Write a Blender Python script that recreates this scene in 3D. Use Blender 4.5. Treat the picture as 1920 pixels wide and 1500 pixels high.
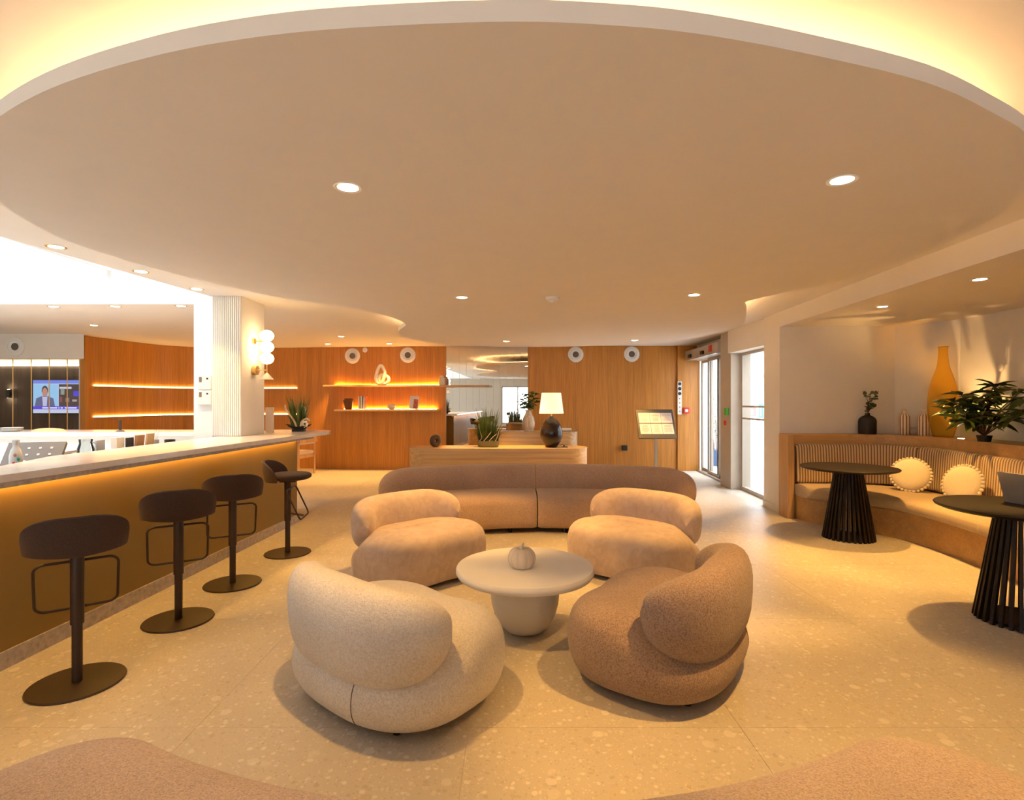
import bpy, bmesh, math, random
from mathutils import Vector, Matrix, Quaternion
from mathutils.geometry import tessellate_polygon

random.seed(7)
for o in list(bpy.data.objects): bpy.data.objects.remove(o)
scene = bpy.context.scene
COL = scene.collection
PI = math.pi

# ------------------------------------------------------------------ camera, world, exposure
cam_d = bpy.data.cameras.new('camera')
cam_d.lens = 19.125; cam_d.sensor_width = 36.0
cam_d.shift_y = 0.001; cam_d.clip_start = 0.02
cam = bpy.data.objects.new('camera', cam_d); COL.objects.link(cam)
cam.location = (0, 0, 1.5); cam.rotation_euler = (PI/2, 0, 0)
scene.camera = cam

WORLD_STRENGTH = 4.3
EXPOSURE = 0.97
WARM = (1.0, 0.52, 0.11)      # ceiling downlights
COVE = (1.0, 0.60, 0.27)      # led tape
AMBER = (1.0, 0.50, 0.07)     # led tape under the bar top
K_SPOT = 105.0
K_COVE = 17.0
world = bpy.data.worlds.new('overcast_sky'); scene.world = world
world.use_nodes = True
bg = world.node_tree.nodes['Background']
bg.inputs[0].default_value = (0.86, 0.93, 1.0, 1); bg.inputs[1].default_value = WORLD_STRENGTH
vs = scene.view_settings
scene.display_settings.display_device = 'sRGB'
vs.view_transform = 'Standard'; vs.look = 'None'; vs.gamma = 1.0
vs.exposure = EXPOSURE; vs.use_curve_mapping = False
scene.cycles.use_denoising = True; scene.cycles.use_light_tree = False
scene.cycles.max_bounces = 8; scene.cycles.diffuse_bounces = 4
scene.cycles.use_adaptive_sampling = True; scene.cycles.adaptive_threshold = 0.04; scene.cycles.adaptive_min_samples = 20
scene.cycles.glossy_bounces = 3; scene.cycles.transmission_bounces = 6
scene.cycles.transparent_max_bounces = 12
scene.cycles.sample_clamp_indirect = 4.0
scene.cycles.caustics_reflective = False; scene.cycles.caustics_refractive = False

# ------------------------------------------------------------------ materials
class NT:
    def __init__(self, name):
        self.m = bpy.data.materials.new(name); self.m.use_nodes = True
        self.t = self.m.node_tree; self.b = self.t.nodes['Principled BSDF']
        self.out = self.t.nodes['Material Output']
    def n(self, kind, **kw):
        nd = self.t.nodes.new(kind)
        for k, v in kw.items(): setattr(nd, k, v)
        return nd
    def l(self, a, b): self.t.links.new(a, b)
    def pos(self, scale=(1, 1, 1), obj=False):
        mp = self.n('ShaderNodeMapping'); mp.inputs['Scale'].default_value = scale
        if obj: self.l(self.n('ShaderNodeTexCoord').outputs['Object'], mp.inputs['Vector'])
        else: self.l(self.n('ShaderNodeNewGeometry').outputs['Position'], mp.inputs['Vector'])
        return mp.outputs['Vector']
    def noise(self, vec, scale, detail=3, rough=0.5, dist=0.0):
        nd = self.n('ShaderNodeTexNoise'); self.l(vec, nd.inputs['Vector'])
        nd.inputs['Scale'].default_value = scale; nd.inputs['Detail'].default_value = detail
        nd.inputs['Roughness'].default_value = rough; nd.inputs['Distortion'].default_value = dist
        return nd
    def ramp(self, fac, stops, interp='LINEAR'):
        r = self.n('ShaderNodeValToRGB'); r.color_ramp.interpolation = interp
        e = r.color_ramp.elements
        while len(e) < len(stops): e.new(0.5)
        for i, (p, c) in enumerate(stops):
            e[i].position = p; e[i].color = (*c, 1)
        self.l(fac, r.inputs['Fac']); return r.outputs['Color']
    def mix(self, fac, a, b, mode='MIX'):
        m = self.n('ShaderNodeMix', data_type='RGBA', blend_type=mode)
        for sock, v in ((m.inputs[0], fac), (m.inputs[6], a), (m.inputs[7], b)):
            if isinstance(v, (int, float)): sock.default_value = v
            elif isinstance(v, tuple): sock.default_value = (*v, 1)
            else: self.l(v, sock)
        return m.outputs[2]
    def bump(self, h, strength, dist):
        b = self.n('ShaderNodeBump'); b.inputs['Strength'].default_value = strength
        b.inputs['Distance'].default_value = dist
        self.l(h, b.inputs['Height']); self.l(b.outputs['Normal'], self.b.inputs['Normal'])
    def set(self, color=None, rough=None, metal=None, **kw):
        if color is not None:
            if isinstance(color, tuple): self.b.inputs['Base Color'].default_value = (*color, 1)
            else: self.l(color, self.b.inputs['Base Color'])
        if rough is not None: self.b.inputs['Roughness'].default_value = rough
        if metal is not None: self.b.inputs['Metallic'].default_value = metal
        for k, v in kw.items(): self.b.inputs[k.replace('_', ' ')].default_value = v
        return self.m

def plain(name, color, rough=0.6, metal=0.0, var=0.04, scale=6.0, **kw):
    t = NT(name)
    nz = t.noise(t.pos(obj=True), scale, 3)
    lo = tuple(max(0, c*(1-var)) for c in color); hi = tuple(min(1, c*(1+var)) for c in color)
    return t.set(t.ramp(nz.outputs['Fac'], [(0.3, lo), (0.7, hi)]), rough, metal, **kw)

def emit(name, color, strength, base=(0.8, 0.8, 0.8)):
    t = NT(name)
    t.set(base, 0.5)
    t.b.inputs['Emission Color'].default_value = (*color, 1)
    t.b.inputs['Emission Strength'].default_value = strength
    return t.m

def wood(name, dark, light, axis='z', rough=0.45, fine=60.0):
    t = NT(name)
    sc = {'z': (1, 1, 0.03), 'x': (0.03, 1, 1), 'y': (1, 0.03, 1)}[axis]
    v = t.pos(sc)
    a = t.noise(v, fine, 4, 0.6); b = t.noise(v, fine*0.16, 3, 0.5, 0.4)
    ca = t.ramp(a.outputs['Fac'], [(0.3, dark), (0.7, light)])
    cb = t.ramp(b.outputs['Fac'], [(0.3, (0.82, 0.80, 0.78)), (0.7, (1.08, 1.06, 1.04))])
    t.bump(a.outputs['Fac'], 0.15, 0.002)
    return t.set(t.mix(0.8, ca, cb, 'MULTIPLY'), rough)

def boucle(name, dark, light, scale=160.0, strength=0.9, mott=2.5, sheen=0.25):
    t = NT(name)
    v = t.pos(obj=True)
    a = t.noise(v, scale, 2, 0.6, 0.8); b = t.noise(v, mott, 3)
    c = t.ramp(a.outputs['Fac'], [(0.32, dark), (0.62, light)])
    cb = t.ramp(b.outputs['Fac'], [(0.3, (0.92, 0.91, 0.90)), (0.7, (1.05, 1.05, 1.05))])
    t.bump(a.outputs['Fac'], strength, 0.006)
    return t.set(t.mix(1.0, c, cb, 'MULTIPLY'), 0.95, Sheen_Weight=sheen, Sheen_Roughness=0.5)

def glass(name, color=(1, 1, 1), gloss=0.12, rough=0.0):
    t = NT(name)
    tr = t.n('ShaderNodeBsdfTransparent'); tr.inputs[0].default_value = (*color, 1)
    gl = t.n('ShaderNodeBsdfGlossy'); gl.inputs['Roughness'].default_value = rough
    mx = t.n('ShaderNodeMixShader'); fr = t.n('ShaderNodeFresnel'); fr.inputs[0].default_value = 1.45
    ml = t.n('ShaderNodeMath', operation='MULTIPLY'); ml.inputs[1].default_value = gloss/0.12*0.9
    t.l(fr.outputs[0], ml.inputs[0]); t.l(ml.outputs[0], mx.inputs[0])
    t.l(tr.outputs[0], mx.inputs[1]); t.l(gl.outputs[0], mx.inputs[2]); t.l(mx.outputs[0], t.out.inputs[0])
    return t.m

def terrazzo(name):
    t = NT(name)
    v = t.pos()
    nz = t.noise(v, 9, 2)
    vd = t.mix(0.035, v, nz.outputs['Color'], 'ADD')
    def cells(scale, stops):
        vo = t.n('ShaderNodeTexVoronoi'); vo.inputs['Scale'].default_value = scale
        t.l(vd, vo.inputs['Vector'])
        sp = t.n('ShaderNodeSeparateColor'); t.l(vo.outputs['Color'], sp.inputs[0])
        mask = t.ramp(sp.outputs[0], [(0.0, (0, 0, 0)), (stops, (1, 1, 1))], 'CONSTANT')
        dm = t.ramp(vo.outputs['Distance'], [(0.38, (1, 1, 1)), (0.46, (0, 0, 0))])
        m2 = t.mix(1.0, mask, dm, 'MULTIPLY')
        return m2, sp.outputs[1]
    base = t.ramp(t.noise(v, 1.3, 4).outputs['Fac'], [(0.3, (0.53, 0.475, 0.40)), (0.7, (0.60, 0.545, 0.465))])
    c = base
    for sc, th, lo, hi in ((95, 0.62, (0.42, 0.36, 0.29), (0.74, 0.69, 0.61)),
                           (38, 0.66, (0.46, 0.40, 0.325), (0.78, 0.735, 0.66)),
                           (17, 0.88, (0.50, 0.43, 0.35), (0.74, 0.69, 0.62))):
        m, r = cells(sc, th)
        cc = t.ramp(r, [(0.15, lo), (0.85, hi)])
        f = t.mix(1.0, m, (0.66, 0.66, 0.66), 'MULTIPLY')
        c = t.mix(f, c, cc)
    return t.set(c, 0.42, Specular_IOR_Level=0.35)

M = {}
M['ceiling'] = plain('ceiling_paint', (0.80, 0.76, 0.71), 0.9, var=0.01)
M['paint'] = plain('wall_paint', (0.78, 0.73, 0.66), 0.9, var=0.012)
M['white'] = plain('white_paint', (0.86, 0.86, 0.85), 0.7, var=0.01)
M['terrazzo'] = terrazzo('terrazzo')
M['grout'] = plain('grout', (0.62, 0.56, 0.47), 0.8)
M['wood'] = wood('oak_veneer', (0.44, 0.168, 0.020), (0.60, 0.262, 0.038), 'z')
M['oak'] = wood('light_oak', (0.52, 0.33, 0.16), (0.66, 0.45, 0.25), 'x')
M['oak_y'] = wood('light_oak_bench', (0.46, 0.26, 0.10), (0.58, 0.36, 0.16), 'x')
M['oak_dark_v'] = wood('oak_bench_end', (0.46, 0.26, 0.10), (0.58, 0.36, 0.16), 'z')
M['travertine'] = wood('travertine_cladding', (0.48, 0.31, 0.14), (0.72, 0.51, 0.27), 'x', 0.35, 26.0)
M['bronze'] = plain('bronze_lacquer', (0.265, 0.165, 0.045), 0.38, 0.15, var=0.02)
M['stone'] = plain('grey_stone', (0.46, 0.40, 0.35), 0.5, var=0.22, scale=30)
M['counter'] = plain('pale_quartz', (0.80, 0.75, 0.70), 0.16, var=0.05, scale=14)
M['stool'] = plain('brown_metal', (0.040, 0.023, 0.016), 0.45, 0.2)
M['stool_fab'] = boucle('brown_wool', (0.034, 0.019, 0.013), (0.070, 0.038, 0.026), 260, 0.4, sheen=0.02)
M['boucle_white'] = boucle('cream_boucle', (0.72, 0.66, 0.585), (0.92, 0.87, 0.81), 120)
M['boucle_brown'] = boucle('tan_boucle', (0.22, 0.145, 0.11), (0.43, 0.305, 0.24), 130)
M['boucle_rose'] = boucle('rose_tan_boucle', (0.37, 0.28, 0.25), (0.63, 0.515, 0.47), 150)
M['boucle_sofa'] = boucle('tan_sofa_boucle', (0.38, 0.25, 0.175), (0.58, 0.41, 0.30), 140)
M['velvet'] = boucle('tan_velvet', (0.55, 0.415, 0.325), (0.64, 0.505, 0.415), 14, 0.05, 3.5)
M['seam'] = plain('dark_seam', (0.16, 0.10, 0.07), 0.9)
M['black'] = plain('black_wood', (0.018, 0.012, 0.009), 0.5, Specular_IOR_Level=0.25)
M['blackplastic'] = plain('black_plastic', (0.02, 0.02, 0.022), 0.4)
M['matte_white'] = plain('matte_white_lacquer', (0.84, 0.83, 0.82), 0.5, var=0.01)
M['pearl'] = plain('pearl_glaze', (0.72, 0.62, 0.50), 0.18, var=0.03)
M['brass'] = plain('brass', (0.72, 0.47, 0.17), 0.28, 0.9)
M['steel'] = plain('brushed_steel', (0.55, 0.54, 0.52), 0.35, 0.85)
M['alu'] = plain('beige_aluminium', (0.50, 0.44, 0.37), 0.45, 0.1)
M['frame'] = plain('dark_gasket', (0.10, 0.09, 0.08), 0.5)
M['panel_dark'] = wood('smoked_oak', (0.085, 0.062, 0.045), (0.13, 0.095, 0.072), 'z', 0.5)
M['glass'] = glass('clear_glass')
M['thin_glass'] = glass('table_glass', (0.93, 0.95, 0.94), 0.2)
M['mirror'] = plain('mirror_silver', (0.86, 0.84, 0.80), 0.01, 1.0, var=0.0)
M['seatcush'] = boucle('beige_wool_seat', (0.36, 0.26, 0.155), (0.56, 0.43, 0.28), 220, 0.5)
M['pillow'] = boucle('cream_pillow', (0.70, 0.59, 0.43), (0.84, 0.74, 0.58), 200, 0.4)
M['leaf'] = plain('green_leaf', (0.080, 0.125, 0.022), 0.5, var=0.35, scale=9)
M['leaf2'] = plain('grey_green_leaf', (0.09, 0.12, 0.05), 0.55, var=0.3, scale=9)
M['leaf_out'] = plain('outdoor_leaf', (0.16, 0.26, 0.07), 0.55, var=0.3, scale=9)
M['stem'] = plain('brown_stem', (0.09, 0.05, 0.022), 0.7)
M['soil'] = plain('soil_moss', (0.035, 0.05, 0.015), 0.95, var=0.4, scale=40)
M['greenpot'] = plain('grey_green_glaze', (0.165, 0.17, 0.105), 0.45)
M['brownpot'] = plain('brown_ceramic', (0.13, 0.055, 0.035), 0.4, var=0.2)
M['darkbrown'] = plain('dark_brown_glaze', (0.018, 0.010, 0.008), 0.22)
M['ringclay'] = plain('brown_clay_glaze', (0.085, 0.045, 0.028), 0.25)
M['cream'] = plain('cream_ceramic', (0.76, 0.66, 0.52), 0.5)
M['ivory'] = plain('ivory_ceramic', (0.85, 0.77, 0.62), 0.45)
M['vase_wood'] = wood('streaked_ceramic', (0.46, 0.34, 0.22), (0.84, 0.76, 0.64), 'z', 0.35, 45)
M['blackvase'] = plain('matte_black_ceramic', (0.012, 0.011, 0.010), 0.6)
M['whitepl'] = plain('white_plastic', (0.80, 0.78, 0.74), 0.45, var=0.01)
M['red'] = plain('red_plastic', (0.62, 0.04, 0.03), 0.4)
M['green'] = plain('green_plastic', (0.06, 0.42, 0.05), 0.4)
M['paper'] = plain('white_paper', (0.68, 0.68, 0.70), 0.8, var=0.02)
M['ink'] = plain('grey_print', (0.16, 0.14, 0.13), 0.8)
M['rose_ink'] = plain('rose_print', (0.62, 0.30, 0.24), 0.8)
M['bookcover'] = plain('photo_print', (0.45, 0.12, 0.06), 0.5, var=0.7, scale=30)
M['driftwood'] = plain('driftwood', (0.60, 0.46, 0.32), 0.8, var=0.2, scale=30)
M['chairwood'] = wood('ash_chair_wood', (0.55, 0.30, 0.13), (0.66, 0.40, 0.19), 'z')
M['chaircush'] = boucle('blush_cushion', (0.62, 0.48, 0.38), (0.74, 0.60, 0.49), 200, 0.3)
M['pavement'] = plain('grey_paving', (0.45, 0.45, 0.45), 0.8, var=0.15, scale=8)
M['outwall'] = plain('white_render', (0.85, 0.85, 0.84), 0.8, var=0.02)
M['bluepot'] = plain('blue_pot', (0.04, 0.13, 0.28), 0.3)
M['teal'] = plain('teal_print', (0.02, 0.45, 0.42), 0.5)
M['laptop'] = plain('laptop_grey', (0.50, 0.48, 0.45), 0.35, 0.6)
M['bread'] = plain('kraft_paper', (0.72, 0.50, 0.27), 0.7)
M['kraft'] = plain('brown_card', (0.45, 0.24, 0.11), 0.7)

M['e_down'] = emit('downlight_lens', (1.0, 0.80, 0.52), 9.0)
M['e_cove'] = emit('cove_led', COVE, K_COVE)
M['e_bar'] = emit('bar_led', AMBER, 38.0)
M['e_shelf'] = emit('shelf_led', (1.0, 0.46, 0.09), 55.0)
M['e_groove'] = emit('groove_led', (1.0, 0.60, 0.20), 10.0)
M['e_globe'] = emit('opal_globe', (1.0, 0.68, 0.33), 6.5)
M['e_shade'] = None

def shade_mat():
    t = NT('linen_shade')
    t.set((0.90, 0.78, 0.58), 0.9)
    t.b.inputs['Emission Color'].default_value = (1.0, 0.68, 0.34, 1)
    t.b.inputs['Emission Strength'].default_value = 0.75
    return t.m
M['e_shade'] = shade_mat()

def stripe_mat():
    t = NT('striped_corduroy')
    uv = t.n('ShaderNodeUVMap'); sp = t.n('ShaderNodeSeparateXYZ'); t.l(uv.outputs[0], sp.inputs[0])
    m1 = t.n('ShaderNodeMath', operation='MULTIPLY'); m1.inputs[1].default_value = 2*PI/0.036
    t.l(sp.outputs[0], m1.inputs[0])
    s = t.n('ShaderNodeMath', operation='SINE'); t.l(m1.outputs[0], s.inputs[0])
    a = t.n('ShaderNodeMath', operation='MULTIPLY_ADD'); a.inputs[1].default_value = .5; a.inputs[2].default_value = .5
    t.l(s.outputs[0], a.inputs[0])
    c = t.ramp(a.outputs[0], [(0.42, (0.26, 0.15, 0.075)), (0.58, (0.66, 0.52, 0.35))])
    t.bump(a.outputs[0], 0.5, 0.008)
    return t.set(c, 0.9, Sheen_Weight=0.2)
M['stripe'] = stripe_mat()

def bottle_stripe():
    t = NT('striped_bottle_glass')
    tc = t.n('ShaderNodeTexCoord'); sp = t.n('ShaderNodeSeparateXYZ'); t.l(tc.outputs['Object'], sp.inputs[0])
    at = t.n('ShaderNodeMath', operation='ARCTAN2'); t.l(sp.outputs[1], at.inputs[0]); t.l(sp.outputs[0], at.inputs[1])
    m = t.n('ShaderNodeMath', operation='MULTIPLY'); m.inputs[1].default_value = 11.0; t.l(at.outputs[0], m.inputs[0])
    s = t.n('ShaderNodeMath', operation='SINE'); t.l(m.outputs[0], s.inputs[0])
    a = t.n('ShaderNodeMath', operation='MULTIPLY_ADD'); a.inputs[1].default_value = .5; a.inputs[2].default_value = .5
    t.l(s.outputs[0], a.inputs[0])
    return t.set(t.ramp(a.outputs[0], [(0.45, (0.30, 0.15, 0.07)), (0.55, (0.88, 0.80, 0.70))]), 0.15)
M['bottle_stripe'] = bottle_stripe()

def amber_glass():
    t = NT('amber_glass')
    t.set((0.55, 0.29, 0.03), 0.10, 0.0)
    nz = t.noise(t.pos(obj=True), 7, 3); t.bump(nz.outputs['Fac'], 0.5, 0.02)
    tr = t.n('ShaderNodeBsdfTransparent'); tr.inputs[0].default_value = (0.97, 0.80, 0.36, 1)
    mx = t.n('ShaderNodeMixShader')
    lw = t.n('ShaderNodeLayerWeight'); lw.inputs[0].default_value = 0.35
    c = t.ramp(lw.outputs['Facing'], [(0.0, (0.93, 0.93, 0.93)), (0.35, (0.88, 0.88, 0.88)), (0.95, (0.3, 0.3, 0.3))])
    t.l(c, mx.inputs[0])
    t.l(t.b.outputs[0], mx.inputs[1]); t.l(tr.outputs[0], mx.inputs[2]); t.l(mx.outputs[0], t.out.inputs[0])
    return t.m
M['amber'] = amber_glass()

# ------------------------------------------------------------------ mesh builder
class MB:
    def __init__(self): self.v = []; self.f = []; self.uv = {}
    def add(self, vs, fs):
        b = len(self.v); self.v += [tuple(p) for p in vs]
        self.f += [tuple(b+i for i in f) for f in fs]; return b
    def box(self, x0, x1, y0, y1, z0, z1):
        self.add([(x0,y0,z0),(x1,y0,z0),(x1,y1,z0),(x0,y1,z0),(x0,y0,z1),(x1,y0,z1),(x1,y1,z1),(x0,y1,z1)],
                 [(0,3,2,1),(4,5,6,7),(0,1,5,4),(1,2,6,5),(2,3,7,6),(3,0,4,7)]); return self
    def obox(self, c, size, rz=0, rx=0, ry=0):
        R = Matrix.Translation(c) @ Matrix.Rotation(rz,4,'Z') @ Matrix.Rotation(ry,4,'Y') @ Matrix.Rotation(rx,4,'X')
        a, b, d = (s/2 for s in size)
        P = [R @ Vector(p) for p in [(-a,-b,-d),(a,-b,-d),(a,b,-d),(-a,b,-d),(-a,-b,d),(a,-b,d),(a,b,d),(-a,b,d)]]
        self.add(P, [(0,3,2,1),(4,5,6,7),(0,1,5,4),(1,2,6,5),(2,3,7,6),(3,0,4,7)]); return self
    def bar(self, p0, p1, w, d):
        p0, p1 = Vector(p0), Vector(p1); t = (p1-p0).normalized()
        u = t.cross(Vector((0,0,1)))
        if u.length < 1e-3: u = Vector((1,0,0))
        u.normalize(); n = u.cross(t)
        P = [p + u*a*w/2 + n*b*d/2 for p in (p0,p1) for a,b in ((-1,-1),(1,-1),(1,1),(-1,1))]
        self.add(P, [(0,3,2,1),(4,5,6,7),(0,1,5,4),(1,2,6,5),(2,3,7,6),(3,0,4,7)]); return self
    def cyl(self, p0, p1, r0, r1=None, n=20):
        r1 = r0 if r1 is None else r1
        p0, p1 = Vector(p0), Vector(p1); q = (p1-p0).to_track_quat('Z','Y')
        P = []
        for p, r in ((p0,r0),(p1,r1)):
            for i in range(n):
                a = 2*PI*i/n; P.append(p + q @ Vector((r*math.cos(a), r*math.sin(a), 0)))
        F = [(i,(i+1)%n,n+(i+1)%n,n+i) for i in range(n)] + [tuple(range(n-1,-1,-1)), tuple(range(n,2*n))]
        self.add(P, F); return self
    def lathe(self, prof, n=32, c=(0,0,0), axis=None, fn=None):
        P = []; F = []; m = len(prof)
        q = Vector(axis).to_track_quat('Z','Y') if axis else Quaternion()
        for r, z in prof:
            for i in range(n):
                a = 2*PI*i/n; rr = r*(fn(a, z) if fn else 1)
                P.append(Vector(c) + q @ Vector((rr*math.cos(a), rr*math.sin(a), z)))
        for j in range(m-1):
            for i in range(n):
                F.append((j*n+i, j*n+(i+1)%n, (j+1)*n+(i+1)%n, (j+1)*n+i))
        if prof[0][0] > 1e-6: F.append(tuple(range(n-1,-1,-1)))
        if prof[-1][0] > 1e-6: F.append(tuple((m-1)*n+i for i in range(n)))
        self.add(P, F); return self
    def tube(self, path, r, n=8, closed=False, taper=None):
        path = [Vector(p) for p in path]; k = len(path); P = []; F = []
        t0 = None; u = None
        for i, p in enumerate(path):
            a = path[(i-1) % k] if (closed or i > 0) else p
            b = path[(i+1) % k] if (closed or i < k-1) else p
            t = (b-a).normalized()
            if u is None:
                u = t.orthogonal().normalized()
            else:
                u = (u - t*u.dot(t)).normalized()
            w = t.cross(u); rr = r if taper is None else r*(1+(taper-1)*i/(k-1))
            for j in range(n):
                g = 2*PI*j/n; P.append(p + u*rr*math.cos(g) + w*rr*math.sin(g))
        for i in range(k if closed else k-1):
            i2 = (i+1) % k
            for j in range(n): F.append((i*n+j, i*n+(j+1)%n, i2*n+(j+1)%n, i2*n+j))
        if not closed: F += [tuple(range(n-1,-1,-1)), tuple((k-1)*n+j for j in range(n))]
        self.add(P, F); return self
    def prism(self, poly, z0, z1):
        n = len(poly)
        A = sum(poly[i][0]*poly[(i+1)%n][1]-poly[(i+1)%n][0]*poly[i][1] for i in range(n))
        if A < 0: poly = poly[::-1]
        P = [(x,y,z0) for x,y in poly] + [(x,y,z1) for x,y in poly]
        tri = tessellate_polygon([[Vector((x,y,0)) for x,y in poly]])
        F = []
        for a,b,c in tri:
            pa,pb,pc = poly[a],poly[b],poly[c]
            if (pb[0]-pa[0])*(pc[1]-pa[1])-(pb[1]-pa[1])*(pc[0]-pa[0]) < 0: b,c = c,b
            F.append((a,c,b)); F.append((n+a,n+b,n+c))
        F += [(i,(i+1)%n,n+(i+1)%n,n+i) for i in range(n)]
        self.add(P, F); return self
    def sphere(self, c, rx, ry=None, rz=None, n=20, m=12):
        ry = rx if ry is None else ry; rz = rx if rz is None else rz
        P = []; F = []
        for j in range(m+1):
            p = -PI/2 + PI*j/m
            for i in range(n):
                a = 2*PI*i/n
                P.append((c[0]+rx*math.cos(p)*math.cos(a), c[1]+ry*math.cos(p)*math.sin(a), c[2]+rz*math.sin(p)))
        for j in range(m):
            for i in range(n): F.append((j*n+i, j*n+(i+1)%n, (j+1)*n+(i+1)%n, (j+1)*n+i))
        self.add(P, F); return self
    def sections(self, secs, closed_sec=True, cap=True):
        k = len(secs); n = len(secs[0]); P = [p for s in secs for p in s]; F = []
        for i in range(k-1):
            for j in range(n if closed_sec else n-1):
                F.append((i*n+j, i*n+(j+1)%n, (i+1)*n+(j+1)%n, (i+1)*n+j))
        if cap and closed_sec: F += [tuple(range(n-1,-1,-1)), tuple((k-1)*n+j for j in range(n))]
        return self.add(P, F)
    def mesh(self, name, mat, sharp=38.0):
        me = bpy.data.meshes.new(name); me.from_pydata(self.v, [], self.f)
        bm = bmesh.new(); bm.from_mesh(me)
        bmesh.ops.recalc_face_normals(bm, faces=bm.faces)
        bm.to_mesh(me); bm.free()
        if self.uv:
            lay = me.uv_layers.new(name='UVMap')
            for lp in me.loops: lay.data[lp.index].uv = self.uv.get(lp.vertex_index, (0, 0))
        me.shade_smooth(); me.set_sharp_from_angle(angle=math.radians(sharp))
        me.materials.append(M[mat] if isinstance(mat, str) else mat)
        return me
    def build(self, name, mat, parent=None, loc=None, rot=None, bevel=0.0, sharp=38.0, seg=2):
        return link(name, self.mesh(name, mat, sharp), parent, loc, rot, bevel, seg)

def link(name, me, parent=None, loc=None, rot=None, bevel=0.0, seg=2):
    o = bpy.data.objects.new(name, me); COL.objects.link(o)
    if parent is not None: o.parent = parent
    if loc is not None: o.location = loc
    if rot is not None: o.rotation_euler = rot
    if bevel:
        b = o.modifiers.new('bevel', 'BEVEL'); b.width = bevel; b.segments = seg; b.limit_method = 'ANGLE'
    return o

def thing(name, label, cat, loc=(0,0,0), rz=0, group=None):
    o = bpy.data.objects.new(name, None); COL.objects.link(o); o.empty_display_size = 0.1
    o.location = loc; o.rotation_euler = (0,0,rz); o['label'] = label; o['category'] = cat
    if group: o['group'] = group
    return o
def tag(o, label, cat, group=None):
    o['label'] = label; o['category'] = cat
    if group: o['group'] = group
    return o
def struct(o, label=None):
    o['kind'] = 'structure'
    if label: o['label'] = label
    return o
def copy_tree(o, parent=None):
    c = o.copy(); COL.objects.link(c); c.parent = parent
    for ch in list(o.children): copy_tree(ch, c)
    return c
def dup(o, loc, rz, label, group=None):
    c = copy_tree(o); c.location = loc; c.rotation_euler = (0,0,rz); c['label'] = label
    if group: c['group'] = group
    return c
def spline(pts, sub=8, closed=False):
    out = []; n = len(pts)
    for i in range(n if closed else n-1):
        P = [Vector(pts[(i+k) % n] if closed else pts[max(0, min(n-1, i+k))]) for k in (-1,0,1,2)]
        for s in range(sub):
            t = s/sub
            out.append(tuple(0.5*((2*P[1]) + (P[2]-P[0])*t + (2*P[0]-5*P[1]+4*P[2]-P[3])*t*t + (3*P[1]-P[0]-3*P[2]+P[3])*t**3)))
    if not closed: out.append(tuple(pts[-1]))
    return out
def offset(poly, d, closed=False):
    n = len(poly); out = []
    for i, p in enumerate(poly):
        a = poly[(i-1) % n] if (closed or i > 0) else p
        b = poly[(i+1) % n] if (closed or i < n-1) else p
        tx, ty = b[0]-a[0], b[1]-a[1]; L = math.hypot(tx, ty) or 1
        out.append((p[0]-ty/L*d, p[1]+tx/L*d))
    return out
def sgnp(x, e): return math.copysign(abs(x)**e, x)

# ------------------------------------------------------------------ setting: floor, ceiling, walls
CEIL = 2.69; CLOUD = 2.45
floor = struct(MB().prism([(-10.2,-6.2),(5.7,-6.2),(5.7,7.6),(4.25,7.6),(4.25,12.7),(-10.2,12.7)], -0.12, -0.0022).build('floor', 'grout'))
TS = 1.25
tile_me = MB().box(0.0008, TS-0.0008, 0.0008, TS-0.0008, -0.011, 0.0).mesh('floor_tile', 'terrazzo')
for i in range(13):
    for j in range(15):
        if -10.2+i*TS+TS > 4.6 and -6.25+TS*j > 7.0: continue
        o = link('floor_tile', tile_me, floor, (-10.2+i*TS, -6.25+TS*j, 0))

ceil = MB()
ceil.prism([(-4.7,-4.5),(-4.05,1.0),(-3.36,6.7),(-3.36,12.7),(4.25,12.7),(4.25,7.6),(5.7,7.6),(5.7,-6.2),(-4.7,-6.2)], CEIL, CEIL+0.1)
ceil.prism([(-10.2,6.7),(-3.36,6.7),(-3.36,12.7),(-10.2,12.7)], CEIL, CEIL+0.1)
ceil.prism([(-10.2,-6.2),(-4.7,-6.2),(-4.7,-4.5),(-10.2,-4.5)], CEIL, CEIL+0.1)
ceil.prism([(-10.2,-4.5),(-9.6,-4.5),(-9.6,6.7),(-10.2,6.7)], CEIL, CEIL+0.1)
struct(ceil.build('ceiling', 'ceiling'))
well = MB()
wi = [(-4.712,-4.488),(-4.06,1.0),(-3.374,6.688),(-9.588,6.688),(-9.588,-4.488)]
wp = [(-4.7,-4.5),(-4.05,1.0),(-3.36,6.7),(-9.6,6.7),(-9.6,-4.5)]
wo = [(-4.57,-4.62),(-3.92,0.98),(-3.23,6.82),(-9.72,6.82),(-9.72,-4.62)]
for i in range(5):
    j = (i+1) % 5
    well.prism([wi[i], wi[j], wo[j], wo[i]], CEIL+0.002, 3.15)
struct(well.build('skylight_well', 'white'), 'white shaft walls of the skylight over the bar')
sk = struct(MB().prism(wo, 3.155, 3.16).build('window_1', 'glass'), 'skylight glazing over the bar')
for k in range(1, 4):
    x = -9.6 + 1.55*k
    MB().box(x-0.03, x+0.03, -4.6, 6.8, 3.10, 3.154).build('glazing_bar', 'white', sk)

# niche ceiling and bulkhead
struct(MB().prism([(3.22,1.8),(3.33,3.54),(3.575,7.27),(5.7,7.27),(5.7,1.8)], 2.49, CEIL).build('ceiling_niche', 'ceiling'))
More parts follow.
